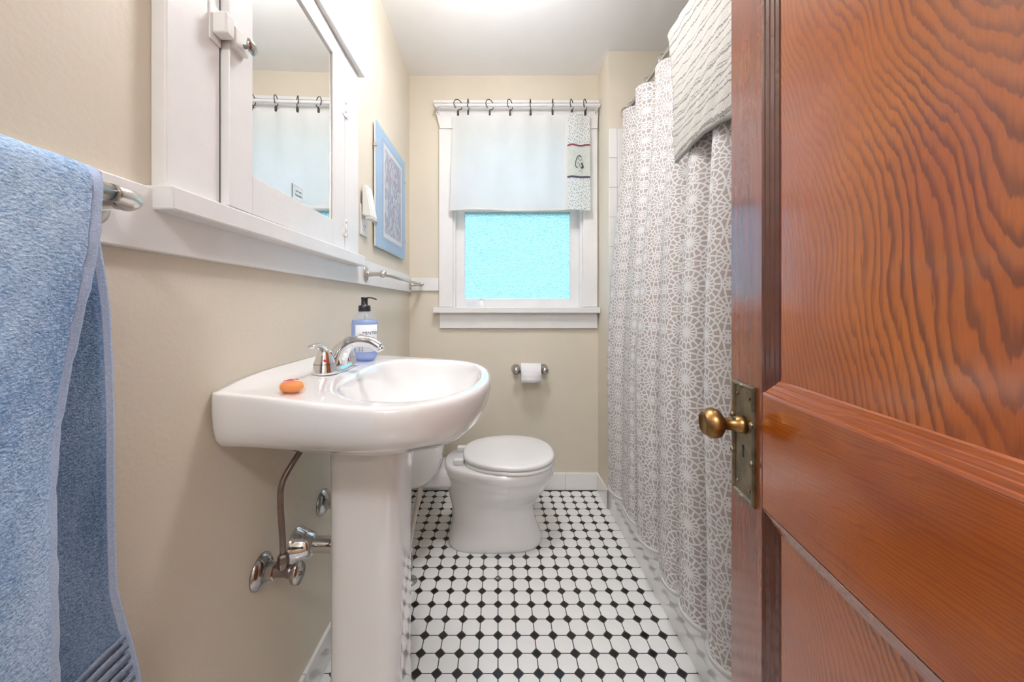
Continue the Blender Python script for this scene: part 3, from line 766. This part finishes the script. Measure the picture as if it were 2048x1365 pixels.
# ------------------------------------------------------------------ medicine cabinet
cab = thing('medicine_cabinet', 'white painted built-in medicine cabinet with mirrored door over the sink', 'cabinet', (XL, .87, 1.2))
CFX = XL + .023
box('casing', (XL, CFX, .5128, .6135, 1.2225, 1.848), 'trim', cab, .003)
box('casing', (XL, CFX, 1.1135, 1.222, 1.2225, 1.848), 'trim', cab, .003)
box('rail', (XL, CFX - .002, .6135, 1.1135, 1.2225, 1.2245), 'trim', cab)
box('header', (XL, XL + .040, .49, 1.236, 1.848, 1.948), 'trim', cab, .003)
box('ledge', (XL, XL + .043, .502, 1.232, 1.187, 1.2225), 'trim', cab, .003)
DY0, DY1, DZ0, DZ1 = .6165, 1.1115, 1.226, 1.846
box('cavity', (XL, XL + .004, DY0 - .004, DY1 + .004, DZ0 - .002, DZ1), 'dark', cab)
MY0, MY1, MZ0, MZ1 = .677, 1.0287, 1.300, 1.787
cd = link('cabinet_door', join_me([box_me(XL + .006, CFX, DY0, MY0, DZ0, DZ1, .0015), box_me(XL + .006, CFX, MY1, DY1, DZ0, DZ1, .0015),
      box_me(XL + .006, CFX, MY0, MY1, DZ0, MZ0, .0015), box_me(XL + .006, CFX, MY0, MY1, MZ1, DZ1, .0015)]), 'trim', cab)
link('mirror', box_me(XL + .008, CFX - .006, MY0 - .001, MY1 + .001, MZ0 - .001, MZ1 + .001), 'mirror', cd)
DOORTILT = math.radians(1.6)
piv = Vector((CFX, DY1, 0))
cd.data.transform(Matrix.Translation(piv) @ Matrix.Rotation(DOORTILT, 4, 'Z') @ Matrix.Translation(-piv))
cd.children[0].data.transform(Matrix.Translation(piv) @ Matrix.Rotation(DOORTILT, 4, 'Z') @ Matrix.Translation(-piv))
TILT = Matrix.Translation(piv) @ Matrix.Rotation(DOORTILT, 4, 'Z') @ Matrix.Translation(-piv)
for z in (1.667, 1.292):
    h = link('hinge', join_me([box_me(CFX - .001, CFX + .0022, DY1 - .020, DY1 + .022, z - .022, z + .022, .0006, 1), lathe_me((CFX + .003, DY1 + .001, z - .026), (0, 0, 1), [(0, .001), (.002, .004), (.006, .0042), (.0065, .0036), (.018, .0036), (.0185, .0042), (.034, .0042), (.0345, .0036), (.046, .0036), (.0465, .0042), (.052, .004), (.056, .0015)], 12)]), 'trim', cab)
    for dy in (-.013, .015):
        for dz in (-.014, .014): link('screw', lathe_me((CFX + .002, DY1 + dy, z + dz), (1, 0, 0), [(0, .0035), (.001, .003), (.0011, 0)], 10), 'plastic', h)
# cupboard latch across the gap
lz = 1.527
la = link('latch', join_me([box_me(CFX, CFX + .0025, .588, .6125, lz - .030, lz + .034, .001, 1), box_me(CFX + .002, CFX + .027, .592, .612, lz - .018, lz + .020, .004, 3)]), 'plastic', cab)
cs = link('latch_case', join_me([box_me(CFX + .002, CFX + .006, .619, .656, lz - .034, lz + .026, .001, 1), box_me(CFX + .003, CFX + .024, .6175, .652, lz - .022, lz + .014, .003, 2)]), 'plastic', cab)
link('bolt', box_me(CFX + .008, CFX + .018, .606, .6185, lz - .012, lz + .006, .002, 2), 'pipe', la)
kb = link('latch_knob', lathe_me((CFX + .022, .638, lz - .008), (1, .1, 0), [(0, .004), (.008, .004), (.010, .009), (.014, .0145), (.018, .0125), (.021, .005), (.0215, 0)], 22), 'old_chrome', cs)
for y in (.628, .645): link('screw', lathe_me((CFX + .0055, y, lz - .0285), (1, 0, 0), [(0, .0035), (.001, .003), (.0011, 0)], 10), 'plastic', cs)
box('mirror_gap_strip', (CFX - .010, CFX - .001, MY1 - .0035, MY1 + .0005, MZ0, MZ1), 'nickel', cd)  # grey strip stands in for the dark recess gap beside the mirror
# card at the foot of the mirror
st = thing('mirror_card', 'small white card reading you are beautiful on the mirror', 'card', (CFX, .84, MZ0))
def flat_on_left(me, x, y, z, rz=0.0):
    me.transform(TILT @ Matrix.Translation((x, y, z)) @ Matrix(((0, 0, 1, 0), (1, 0, 0, 0), (0, 1, 0, 0), (0, 0, 0, 1))) ); return me
link('card', flat_on_left(box_me(-.022, .022, -.018, .018, 0, .0022, .0008, 1), CFX - .0052, .846, MZ0 + .0185), 'label', st)
link('card_back', flat_on_left(box_me(-.022, .022, -.018, .018, -.0006, 0), CFX - .0052, .846, MZ0 + .0185), 'teal', st)
fr_ = [box_me(-.0195, .0195, .0152, .0157, .0022, .0024), box_me(-.0195, .0195, -.0157, -.0152, .0022, .0024), box_me(-.0197, -.0192, -.0157, .0157, .0022, .0024), box_me(.0192, .0197, -.0157, .0157, .0022, .0024)]
link('card_border', flat_on_left(join_me(fr_), CFX - .0052, .846, MZ0 + .0185), 'teal', st)
for s, dz in (('you are', .005), ('beautiful', -.005)):
    link('lettering', flat_on_left(text_me(s, .0085), CFX - .0028, .846, MZ0 + .0185 + dz), 'teal', st)

# ------------------------------------------------------------------ picture
pc = thing('framed_picture', 'frameless glass picture with blue mount and swirling abstract print', 'picture', (XL, 1.64, 1.29))
PY0, PY1, PZ0, PZ1 = 1.418, 1.859, 1.292, 1.801
box('backing', (XL + .008, XL + .013, PY0, PY1, PZ0, PZ1), 'plastic', pc)
box('mount', (XL + .013, XL + .0145, PY0 + .001, PY1 - .001, PZ0 + .001, PZ1 - .001), 'mat_blue', pc)
box('inner_mount', (XL + .0145, XL + .0150, PY0 + .074, PY1 - .044, PZ0 + .038, PZ1 - .036), 'mat_blue2', pc)
link('print', grid_me(lambda i, j: (XL + .0156, lerp(PY0 + .093, PY1 - .059, i), lerp(PZ0 + .054, PZ1 - .050, j)), 2, 2, uv=lambda i, j: (i, j), smooth=False), 'art', pc)
box('glass', (XL + .0158, XL + .018, PY0, PY1, PZ0, PZ1), 'cover_glass', pc)
for y, z in ((PY0, 1.385), (PY0, 1.70), (PY1, 1.39), (PY1, 1.70)): box('clip', (XL + .006, XL + .020, y - .004, y + .004, z - .006, z + .006), 'nickel', pc, .001, 1)

# ------------------------------------------------------------------ outlet and plug-in
oy = 1.318
ot = thing('wall_outlet', 'white wall outlet beside the medicine cabinet under the plug-in unit', 'outlet', (XL, oy, 1.34))
box('cover_plate', (XL, XL + .005, oy - .030, oy + .036, 1.312, 1.425), 'plastic', ot, .0015)
for zc in (1.345, 1.394):
    r_ = box('socket', (XL + .004, XL + .0065, oy - .013, oy + .019, zc - .015, zc + .015), 'plastic', ot, .0012)
    for dy in (-.003, .009): box('slot', (XL + .0062, XL + .0068, oy + dy - .001, oy + dy + .001, zc - .002, zc + .008), 'dark', r_)
    link('ground_slot', lathe_me((XL + .0062, oy + .003, zc - .008), (1, 0, 0), [(0, .0022), (.0006, .0022)], 10), 'dark', r_)
pl = thing('plug_in_unit', 'white wedge shaped plug-in unit in the outlet beside the picture', 'plug-in', (XL, oy, 1.39))
pv = [(XL + .0075, oy - .026, 1.492), (XL + .024, oy - .026, 1.496), (XL + .045, oy - .026, 1.375), (XL + .0075, oy - .026, 1.382)]
bm = bmesh.new(); va = [bm.verts.new(p) for p in pv]; vb = [bm.verts.new((p[0], oy + .032, p[2])) for p in pv]
bm.faces.new(va); bm.faces.new(vb[::-1])
for i in range(4): bm.faces.new((va[i], vb[i], vb[(i + 1) % 4], va[(i + 1) % 4]))
bmesh.ops.recalc_face_normals(bm, faces=bm.faces); bmesh.ops.bevel(bm, geom=list(bm.edges), offset=.004, segments=3, affect='EDGES')
link('body', from_bm(bm, 'unit'), 'plastic', pl)
box('lower_lip', (XL + .018, XL + .044, oy - .023, oy + .029, 1.3705, 1.3775), 'label', pl, .002)

# ------------------------------------------------------------------ towel bars
def towel_bar(name, label, y0, y1, z, out, style):
    xr = XL + RT
    t = thing(name, label, 'towel bar', (xr, (y0 + y1) / 2, z))
    xb = xr + out
    for y in (y0, y1):
        if style == 'far':
            p = link('post', lathe_me((xr, y, z), (1, 0, 0), [(0, .0305), (.002, .030), (.006, .022), (.008, .011), (.014, .0095), (out - .02, .007), (out - .012, .0085), (out - .006, .0125), (out, .0145), (out + .007, .0125), (out + .013, .006), (out + .0145, 0)], sx=.75, sy=1.0), 'nickel', t)
            for dz in (-.020, .020): link('screw', lathe_me((xr + .004, y, z + dz), (1, 0, 0), [(0, .004), (.003, .0035), (.0035, 0)], 12), 'old_chrome', p)
        else:
            p = link('post', lathe_me((xr, y, z - .004), (1, 0, .06), [(0, .026), (.003, .0255), (.009, .017), (.012, .0095), (out - .006, .0085)]), 'nickel', t)
            s = 1 if y == y1 else -1
            link('elbow', tube_me(spline([(xb, y - s * .030, z), (xb, y - s * .012, z), (xb - .006, y - s * .002, z - .001), (xb - .016, y + .001 * s, z - .002), (xb - .026, y, z - .003)], 5), [.0098] * 8 + [.0112] * 8 + [.0105, .0098, .009, .0085, .008], 18), 'nickel', p)
    pad = 0 if style == 'far' else .030
    link('bar', lathe_me((xb, y0 + pad, z), (0, 1, 0), [(0, .0072 if style == 'far' else .0092), (y1 - y0 - 2 * pad, .0072 if style == 'far' else .0092)], 20), 'nickel', t)
    return xb
towel_bar('towel_bar', 'empty brushed nickel towel bar on the rail below the picture', 1.312, 1.972, 1.168, .064, 'far')
XBAR = towel_bar('towel_bar', 'brushed nickel towel bar under the hanging blue towel', .02, .420, 1.176, .062, 'near')

# blue towel folded over the near bar
ZB_ = 1.176
tw = thing('bath_towel', 'blue terry bath towel folded over the towel bar', 'towel', (XBAR, .2, .6))
def tw_profile(nz=60):
    # list of (dx from the bar, z, t) from the front bottom over the bar to the back bottom
    P = []
    for j in range(nz): z = lerp(.46, ZB_, j / (nz - 1)); P.append((.0165 + .012 * sm(1.15, .7, z), z))
    for k in range(1, 9):
        a = PI * k / 9; P.append((.0165 * math.cos(a), ZB_ + .0185 * math.sin(a)))
    for j in range(nz): z = lerp(ZB_, .42, j / (nz - 1)); P.append((-.0165 - .024 * sm(1.15, .65, z), z))
    return P
TP = tw_profile(); NTP = len(TP); NY = 72
def towel_pt(i, j, off=0.0):
    dx, z = TP[j]; front = j < NTP / 2
    if front: ye = (.4295 - .0165 - .010 * sm(1.15, .7, z)) * FPX / (U0 - pw(z, [.46, .70, .855, .93, 1.016, 1.107, 1.176], [150, 150, 155, 165, 183, 199, 203]))
    else: ye = pw(z, [.42, .60, .70, .80, .92, 1.05, 1.176], [.487, .458, .437, .430, .421, .407, .385])
    y = lerp(-.06, ye - .011, i / (NY - 6)) if i <= NY - 6 else lerp(ye - .011, ye, (i - NY + 6) / 5)
    w = sm(1.17, .85, z)
    x = XBAR + dx
    if front:
        x += w * (.018 * math.sin(y * 26 + .6 + z * 1.5) + .006 * math.sin(y * 55 + z * 3)) - .012 * w * sm(.26, .36, y)
        x += .0012 * math.sin(y * 210 + z * 31) * math.sin(z * 160)
    else: x += w * .003 * math.sin(y * 40)
    x = max(x, XL + .006)
    return Vector((x + off, y, z))
half = NTP // 2
fr = link('front_panel', grid_me(lambda i, j: towel_pt(i, j), NY - 5, half + 1), 'terry', tw); solidify(fr, .006, 0)
bk = link('back_panel', grid_me(lambda i, j: towel_pt(i, j + half), NY - 5, NTP - half), 'terry_shaded', tw); solidify(bk, .005, 0)
h1 = link('side_hem', grid_me(lambda i, j: towel_pt(i + NY - 6, j), 6, half + 1), 'terry_hem', tw); solidify(h1, .0042, 0)
h2 = link('side_hem', grid_me(lambda i, j: towel_pt(i + NY - 6, j + half), 6, NTP - half), 'terry_hem', tw); solidify(h2, .0036, 0)
# woven band across the tail of the back panel
for z0, z1 in ((.612, .618), (.598, .606), (.582, .592), (.568, .577), (.55, .562), (.53, .544), (.50, .52)):
    def bandpt(i, j, z0=z0, z1=z1):
        z = lerp(z0, z1, j); jj = pw(-z, [-ZB_, -.42], [half + 9, NTP - 1]); p = towel_pt(i, int(round(jj)));
        ye = pw(z, [.42, .60, .70], [.487, .458, .437])
        return Vector((p.x + .0045, lerp(-.06, ye - .012, i / (NY - 6)), z + .02 * (i / (NY - 6))))
    b_ = link('woven_band', grid_me(bandpt, NY - 5, 2), 'dobby', tw); solidify(b_, .003, 0)

# ------------------------------------------------------------------ window curtain, rod and clip rings
YC = 1.950
RZ = 2.158
rod = thing('curtain_rod', 'white painted curtain rod across the window head', 'curtain rod', (.11, YC, RZ))
link('rod', lathe_me((-.352, YC, RZ), (1, 0, 0), [(0, .0085), (.002, .0095), (.914, .0095), (.916, .0085)], 18), 'trim', rod)
for x in (-.338, .548):
    b_ = link('bracket', join_me([box_me(x - .011, x + .011, YB - .034, YB - .029, RZ - .03, RZ + .022, .001, 1), box_me(x - .006, x + .006, YC + .006, YB - .030, RZ - .014, RZ - .006, .001, 1), box_me(x - .006, x + .006, YC - .012, YC + .012, RZ - .0145, RZ - .0095, .001, 1)]), 'trim', rod)
    link('screw', lathe_me((x, YB - .034, RZ - .022), (0, -1, 0), [(0, .004), (.002, .0035), (.0025, 0)], 12), 'old_chrome', b_)
RU = [916, 936.5, 979.5, 1020, 1061, 1105, 1143.5, 1170.5]
ANG = [55, 4, 52, 35, 10, 3, 30, 33]
ordn = ['first', 'second', 'third', 'fourth', 'fifth', 'sixth', 'seventh', 'eighth']
rx = []
for k, (u, a) in enumerate(zip(RU, ANG)):
    x = (u - U0) / FPX * YC; rx.append(x)
    cr_ = thing('curtain_clip_ring', 'black curtain clip ring, %s from the left on the window rod' % ordn[k], 'ring', (x, YC, RZ), 'black clip rings on the window rod')
    zc = RZ + .010; R_ = .026
    a_ = math.radians(90 - a)
    pts = []
    for q in range(27):
        th = PI * .5 + 2 * PI * (q - 13) / 29.0 * 1.0 - .25
        c_, s_ = math.cos(th), math.sin(th)
        pts.append((x + R_ * c_ * math.cos(a_), YC + R_ * c_ * math.sin(a_), zc - .006 + R_ * s_ * 1.05))
    link('hoop', tube_me(pts, .0024, 8), 'ring', cr_)
    link('eyelet', tube_me([(x, YC, zc - .034), (x, YC, zc - .041)], .0028, 8), 'ring', cr_)
    box('clip', (x - .0055, x + .0055, YC - .006, YC + .006, zc - .065, zc - .040), 'ring', cr_, .0015, 1)
cut = thing('window_curtain', 'white cafe curtain with patterned side panel hanging over the window', 'curtain', (.12, YC, 1.58))
CX0t, CX1t, CX0b, CX1b, CXs = -.248, .506, -.267, .510, .382
CZT, CZB = 2.116, 1.578
def cur_pt(s, t):
    """s 0..1 across, t 0 top..1 bottom"""
    xt = lerp(CX0t, CX1t, s); xb = lerp(CX0b, CX1b, s); x = lerp(xt, xb, t)
    sag = 0.0
    for a, b_ in zip(rx[:-1], rx[1:]):
        if a < xt < b_:
            q = (xt - a) / (b_ - a); sag = min(.016, (b_ - a) * .14) * math.sin(PI * q)
    z = lerp(CZT - sag, CZB, t) + .004 * math.sin(s * 9) * t - .004 * sm(.83, 1.0, s) * t
    y = YC + .006 * math.sin(s * 34) * (1 - .55 * t) + .005 * math.sin(s * 17 + 1.2) * t - .010 * sag / .016 * max(0, 1 - t * 4)
    return Vector((x, y, z))
SS = (CXs - CX0t) / (CX1t - CX0t)
cl = link('plain_cloth', grid_me(lambda i, j: cur_pt(SS * i / 100, j / 50), 101, 51), 'muslin', cut)
pnl = link('patterned_panel', grid_me(lambda i, j: cur_pt(lerp(SS, 1, i / 24), j / 50) + Vector((0, -.0015, 0)), 25, 51, uv=lambda i, j: (i / 24 * .124, (50 - j) / 50 * .53)), 'sprig', cut)
def strip(name, t0, t1, m, s0=SS, s1=1.0, off=-.003, par=pnl):
    o = link(name, grid_me(lambda i, j: cur_pt(lerp(s0, s1, i / 16), lerp(t0, t1, j / 4)) + Vector((0, off, 0)), 17, 5), m, par); return o
strip('picture_patch', .335, .66, 'sage')
strip('ribbon', .320, .338, 'maroon', off=-.0045)
strip('ribbon', .650, .669, 'plum', off=-.0045)
strip('bottom_hem', .978, 1.0, 'hem', 0.0, SS, -.002, cl)
strip('seam', .0, 1.0, 'hem', SS - .012, SS + .004, -.0025, cl)
# little seated rabbit-like animal print on the patch
def patch_xy(a, b_): 
    p = cur_pt(lerp(SS, 1, a), lerp(.335, .66, b_)); return (p.x, p.y - .0052, p.z)
def blob(pts, r):
    return tube_me(spline([patch_xy(a, b_) for a, b_ in pts], 6), r, 8)
link('animal_print', join_me([blob([(.62, .36), (.52, .30), (.42, .38), (.36, .52), (.36, .66), (.44, .70)], .0022), blob([(.62, .54), (.66, .62), (.68, .68), (.60, .70)], .0042),
     blob([(.46, .40), (.56, .46), (.64, .42)], .0010), blob([(.44, .52), (.52, .58), (.56, .68)], .0010), blob([(.48, .82), (.60, .79), (.66, .87)], .0007)]), 'ink', pnl)

# sill objects
s1 = tag(box('glass_block', (-.180, -.126, YB - .02, YB + .018, 1.0425, 1.0725), 'cover_glass', None, .003), 'small clear white box at the left of the window sill', 'box')
s2 = thing('small_bottle', 'tiny white bottle on the window sill beside the clear box', 'bottle', (-.098, YB + .005, 1.0425))
link('body', lathe_me((-.096, YB + .0, 1.0425), (0, 0, 1), [(0, .017), (.002, .0185), (.022, .0175), (.034, .012), (.038, .009), (.039, .0085)], 24), 'plastic', s2)
link('cap', lathe_me((-.096, YB + .0, 1.081), (0, 0, 1), [(0, .0088), (.010, .0085), (.011, .007), (.0111, 0)], 20), 'label', s2)

# ------------------------------------------------------------------ shower rod, rings, curtain, mat
RXs, RZs = .660, 2.040
sr = thing('shower_rod', 'chrome shower curtain rod over the tub edge', 'curtain rod', (RXs, 1.06, RZs))
link('rod', lathe_me((RXs, .302, RZs), (0, 1, 0), [(0, .0125), (YE - .312, .0125)], 20), 'chrome', sr)
link('end_flange', lathe_me((RXs, YE - .006, RZs), (0, -1, 0), [(0, .032), (.004, .031), (.012, .018), (.02, .014)]), 'nickel', sr)
TR = [1.79, 1.74, 1.55, 1.405, 1.26, 1.11, .97, .83, .69, .56, .44, .35]
BR = [1.73, 1.667, 1.455, 1.305, 1.115, .981, .865, .755, .65, .545, .45, .36]
AT = [.4, 1, 1.1, .55, .8, 1, 1, .9, 1, 1, .9, .6]
AB = [.5, 1, .35, 1.0, 1.0, 1.15, 1.0, .9, 1, 1, .9, .6]
NK = len(TR)
def idx(arr, s):
    s = max(0, min(NK - 1, s)); k = min(int(s), NK - 2); t = s - k
    return lerp(arr[k], arr[k + 1], t)
def sc_pt(s, t):
    """s = fold index (integer on a ridge), t 0 top .. 1 bottom"""
    z = lerp(RZs - .030, .185, t)
    tt = sm(0, 1, min(1, t * 1.15))
    yt, yb = idx(TR, s), idx(BR, s); y = lerp(yt, yb, tt)
    at, ab = idx(AT, s), idx(AB, s)
    ph = s - .5 * 0
    wv = math.cos(2 * PI * s)                      # 1 on a ridge
    wv = math.copysign(abs(wv) ** .85, wv)
    xm = lerp(RXs - .012, .540, sm(.0, .75, t)); am = lerp(.034 * at, .0205 * ab, sm(0, .7, t))
    y += .020 * math.sin(2 * PI * s) * lerp(.5, 1.0, t) * -1
    x = xm - am * wv + .004 * math.sin(s * 2.7 + t * 5)
    if z < .46: x = min(x, XT - .004)
    z -= .012 * (1 - wv) * (1 - sm(0, .05, t)) * .5
    z += .006 * math.sin(s * 4.1) * sm(.9, 1, t)
    return Vector((x, y, z))
NSs, NT = 300, 70
S0, S1 = .55, NK - 1.0
def s_at(i): return lerp(S0, S1, i / (NSs - 1))
arc = [0.0]
for i in range(1, NSs):
    a, b_ = sc_pt(s_at(i - 1), .5), sc_pt(s_at(i), .5); arc.append(arc[-1] + math.hypot(a.x - b_.x, (a.y - b_.y)))
k_arc = 1.0
shc = thing('shower_curtain', 'white shower curtain with taupe rosette lattice print outside the tub', 'curtain', (.56, 1.05, .18))
link('cloth', grid_me(lambda i, j: sc_pt(s_at(i), j / (NT - 1)), NSs, NT, uv=lambda i, j: (arc[i] * k_arc, sc_pt(s_at(i), j / (NT - 1)).z)), 'rosette', shc)
hemz = link('hem', grid_me(lambda i, j: sc_pt(s_at(i), 1.0) + Vector((-.0012, 0, .010 - .013 * j)), NSs, 2), 'hem', shc); solidify(hemz, .002)
for k in range(1, NK):
    s = k + .5 if k < NK - 1 else k
    yk = idx(TR, k + .02)
    rg = thing('shower_ring', 'metal shower curtain ring on the rod, %s from the window' % (['first', 'second', 'third', 'fourth', 'fifth', 'sixth', 'seventh', 'eighth', 'ninth', 'tenth', 'eleventh'][k - 1]), 'ring', (RXs, yk, RZs), 'shower curtain rings')
    pts = [(RXs + .021 * math.cos(q), yk + .004 * math.sin(q), RZs - .008 + .024 * math.sin(q)) for q in [2 * PI * i / 24 for i in range(24)]]
    link('loop', tube_me(pts, .0018, 8), 'chrome', rg)
    link('bead', lathe_me((RXs - .019, yk, RZs - .012), (0, 0, -1), [(0, .002), (.003, .005), (.007, .006), (.011, .005), (.014, .002)], 12), 'chrome', rg)
# bath mat over the rod
bmt = thing('bath_mat', 'off-white chenille bath mat with grey stripes draped over the shower rod', 'bath mat', (.58, .8, 1.5))
MP = []
for j in range(30): MP.append((lerp(.574, .602, sm(0, 1, j / 29)), lerp(1.517, 1.985, j / 29)))
MP += [(.608, 2.008), (.615, 2.026), (.627, 2.042), (.642, 2.053), (.660, 2.0575), (.678, 2.053), (.690, 2.040), (.697, 2.008)]
for j in range(10): MP.append((.702, lerp(1.985, 1.6, j / 9)))
ml = [0.0]
for a, b_ in zip(MP[:-1], MP[1:]): ml.append(ml[-1] + math.hypot(a[0] - b_[0], a[1] - b_[1]))
def mat_pt(i, j):
    x, z = MP[j]; y1 = pw(z, [1.517, 1.75, 1.985, 2.058], [1.147, 1.18, 1.24, 1.29]); y = lerp(y1, .52, i / 90)
    fl_ = 1 if j < 32 else .3
    x += fl_ * (-.005 * math.sin(y * 15 + .5) * sm(2.03, 1.65, z)) + .0015 * math.sin(y * 90 + z * 40)
    if j < 4: z += .012 * math.sin(y * 14) * (4 - j) / 4
    return (x, y, z)
mo = link('cloth', grid_me(mat_pt, 91, len(MP), uv=lambda i, j: (i * .0075, .49 - ml[j])), 'mat', bmt); solidify(mo, .010, 0)

# ------------------------------------------------------------------ door
DC = .34; TA = 109.0 / FPX
dth = math.atan(TA)
hy0 = .02
hinge = Vector((TA * hy0 + DC, hy0, 0))
DM = Matrix.Translation(hinge) @ Matrix(((math.sin(dth), math.cos(dth), 0, 0), (math.cos(dth), -math.sin(dth), 0, 0), (0, 0, 1, 0), (0, 0, 0, 1)))
# local: X along the leaf to the latch edge, Y into the leaf (away from the camera side), Z up
DW = (.672 - hy0) / math.cos(dth); DT = .036; DH = 2.02
door = thing('door_1', 'open varnished reddish brown panel door with brass knob', 'door', tuple(hinge), kind='structure')
def dlink(name, me, m, parent=None, **k):
    o = bpy.data.objects.new(name, me); C.objects.link(o); me.materials.clear(); me.materials.append(M[m])
    if parent is None:
        o.parent = door; o.matrix_parent_inverse = Matrix.Translation(hinge).inverted(); o.matrix_world = DM
        o.matrix_basis = DM
    else:
        o.parent = parent
    return o
def dbox(name, b, m, bev=.0015, parent=None): return dlink(name, box_me(*b, bev, 2), m, parent)
SW = .1005; RB, RTp = .722, .9075
dbox('stile', (DW - SW, DW, 0, DT, .008, DH), 'wood_stile')
dbox('stile', (0, SW, 0, DT, .008, DH), 'wood_stile')
dbox('lock_rail', (SW, DW - SW, 0, DT, RB, RTp), 'wood_rail')
dbox('bottom_rail', (SW, DW - SW, 0, DT, .008, .24), 'wood_rail')
dbox('top_rail', (SW, DW - SW, 0, DT, DH - .11, DH), 'wood_rail')
for z0, z1 in ((RTp, DH - .11), (.24, RB)):
    dbox('panel', (SW - .002, DW - SW + .002, .0125, .0225, z0 - .002, z1 + .002), 'wood_panel', 0)
    # stepped moulding as a mitred profile loop
    x0, x1 = SW, DW - SW
    prof = [(0, .0), (.0035, .0012), (.0045, .0030), (.0105, .0046), (.0115, .0060), (.0175, .0078), (.0185, .0092), (.0245, .0106), (.0265, .0124)]
    vs, fs = [], []
    for d, y in prof:
        vs += [(x0 + d, y, z0 + d), (x1 - d, y, z0 + d), (x1 - d, y, z1 - d), (x0 + d, y, z1 - d)]
    for j in range(len(prof) - 1):
        for i in range(4): fs.append((j * 4 + i, j * 4 + (i + 1) % 4, j * 4 + 4 + (i + 1) % 4, j * 4 + 4 + i))
    me = mesh('mould', vs, fs)
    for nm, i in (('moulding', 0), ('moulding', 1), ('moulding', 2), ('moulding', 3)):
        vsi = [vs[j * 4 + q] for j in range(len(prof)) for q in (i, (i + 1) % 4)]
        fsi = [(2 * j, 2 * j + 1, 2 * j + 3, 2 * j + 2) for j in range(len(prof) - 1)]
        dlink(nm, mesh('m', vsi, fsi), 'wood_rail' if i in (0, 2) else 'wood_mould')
# lock plate
px0, px1, pz0, pz1 = DW - .081, DW - .012, .7105, .913
def plx(u):
    Z = FPX * DC / (u - 1105); return (Z - hy0) / math.cos(dth)
px1, px0 = plx(1470), plx(1513)
pm = bmesh.new()
rimw = .007
def rect(d, y): return [(px0 + d, y, pz0 + d), (px1 - d, y, pz0 + d), (px1 - d, y, pz1 - d), (px0 + d, y, pz1 - d)]
prf = [(0, 0), (0, -.0035), (.0022, -.0062), (.0052, -.0062), (.0075, -.0030), (.0090, -.0030)]
vs, fs = [], []
for d, y in prf: vs += rect(d, y)
for j in range(len(prf) - 1):
    for i in range(4): fs.append((j * 4 + i, j * 4 + (i + 1) % 4, j * 4 + 4 + (i + 1) % 4, j * 4 + 4 + i))
L_ = len(prf) * 4 - 4; fs.append((L_, L_ + 1, L_ + 2, L_ + 3))
plate = dlink('lock_plate', mesh('plate', vs, fs), 'bronze')
pcx = (px0 + px1) / 2
for dx in (-1, 1):
    for z in (pz0 + .022, pz1 - .022): dlink('screw', lathe_me((pcx + dx * (px1 - px0) * .28, -.003, z), (0, -1, 0), [(0, .0035), (.0012, .0032), (.002, .0015), (.0021, 0)], 12), 'brass', plate)
    for z in (lerp(pz0, pz1, .36), lerp(pz0, pz1, .68)): dlink('band', lathe_me((px0 + .0037 if dx < 0 else px1 - .0037, -.0062, z - .006), (0, 0, 1), [(0, .0008), (.003, .0036), (.006, .0042), (.009, .0036), (.012, .0008)], 10), 'bronze', plate)
for z in (pz0 + .0037, pz1 - .0037): dlink('band', lathe_me((pcx - .006, -.0062, z), (1, 0, 0), [(0, .0008), (.003, .0036), (.006, .0042), (.009, .0036), (.012, .0008)], 10), 'bronze', plate)
kz = .7945
kh = [(pcx + .0045 * math.cos(t), -.00325, kz + .006 + .0045 * math.sin(t)) for t in [math.radians(-60 + 300 * i / 14) for i in range(15)]] + [(pcx - .0028, -.00325, kz - .012), (pcx + .0028, -.00325, kz - .012)]
dlink('keyhole', mesh('kh', kh, [tuple(range(len(kh)))]), 'dark', plate)
KZ = 1.05 - (852 - 612) / FPX * .617
knob = dlink('knob', lathe_me((pcx, -.0030, KZ), (0, -1, 0), [(0, .0155), (.006, .015), (.012, .0135), (.014, .0115), (.030, .0105), (.034, .012), (.037, .019), (.042, .0245), (.050, .0268), (.057, .0255), (.063, .0215), (.0655, .0195), (.0665, .0185), (.0650, .0172), (.0655, .0155), (.0640, .0140), (.0635, 0)], 40), 'brass')
dlink('set_screw', lathe_me((pcx - .004, -.020, KZ + .0098), (-.35, 0, .9), [(0, .0032), (.0008, .003), (.0009, 0)], 12), 'dark', knob)
for z in (.3, 1.75):
    hg = dlink('hinge', join_me([lathe_me((.004, -.005, z - .045), (0, 0, 1), [(0, .004), (.002, .0055), (.088, .0055), (.09, .004)], 12)]), 'brass')
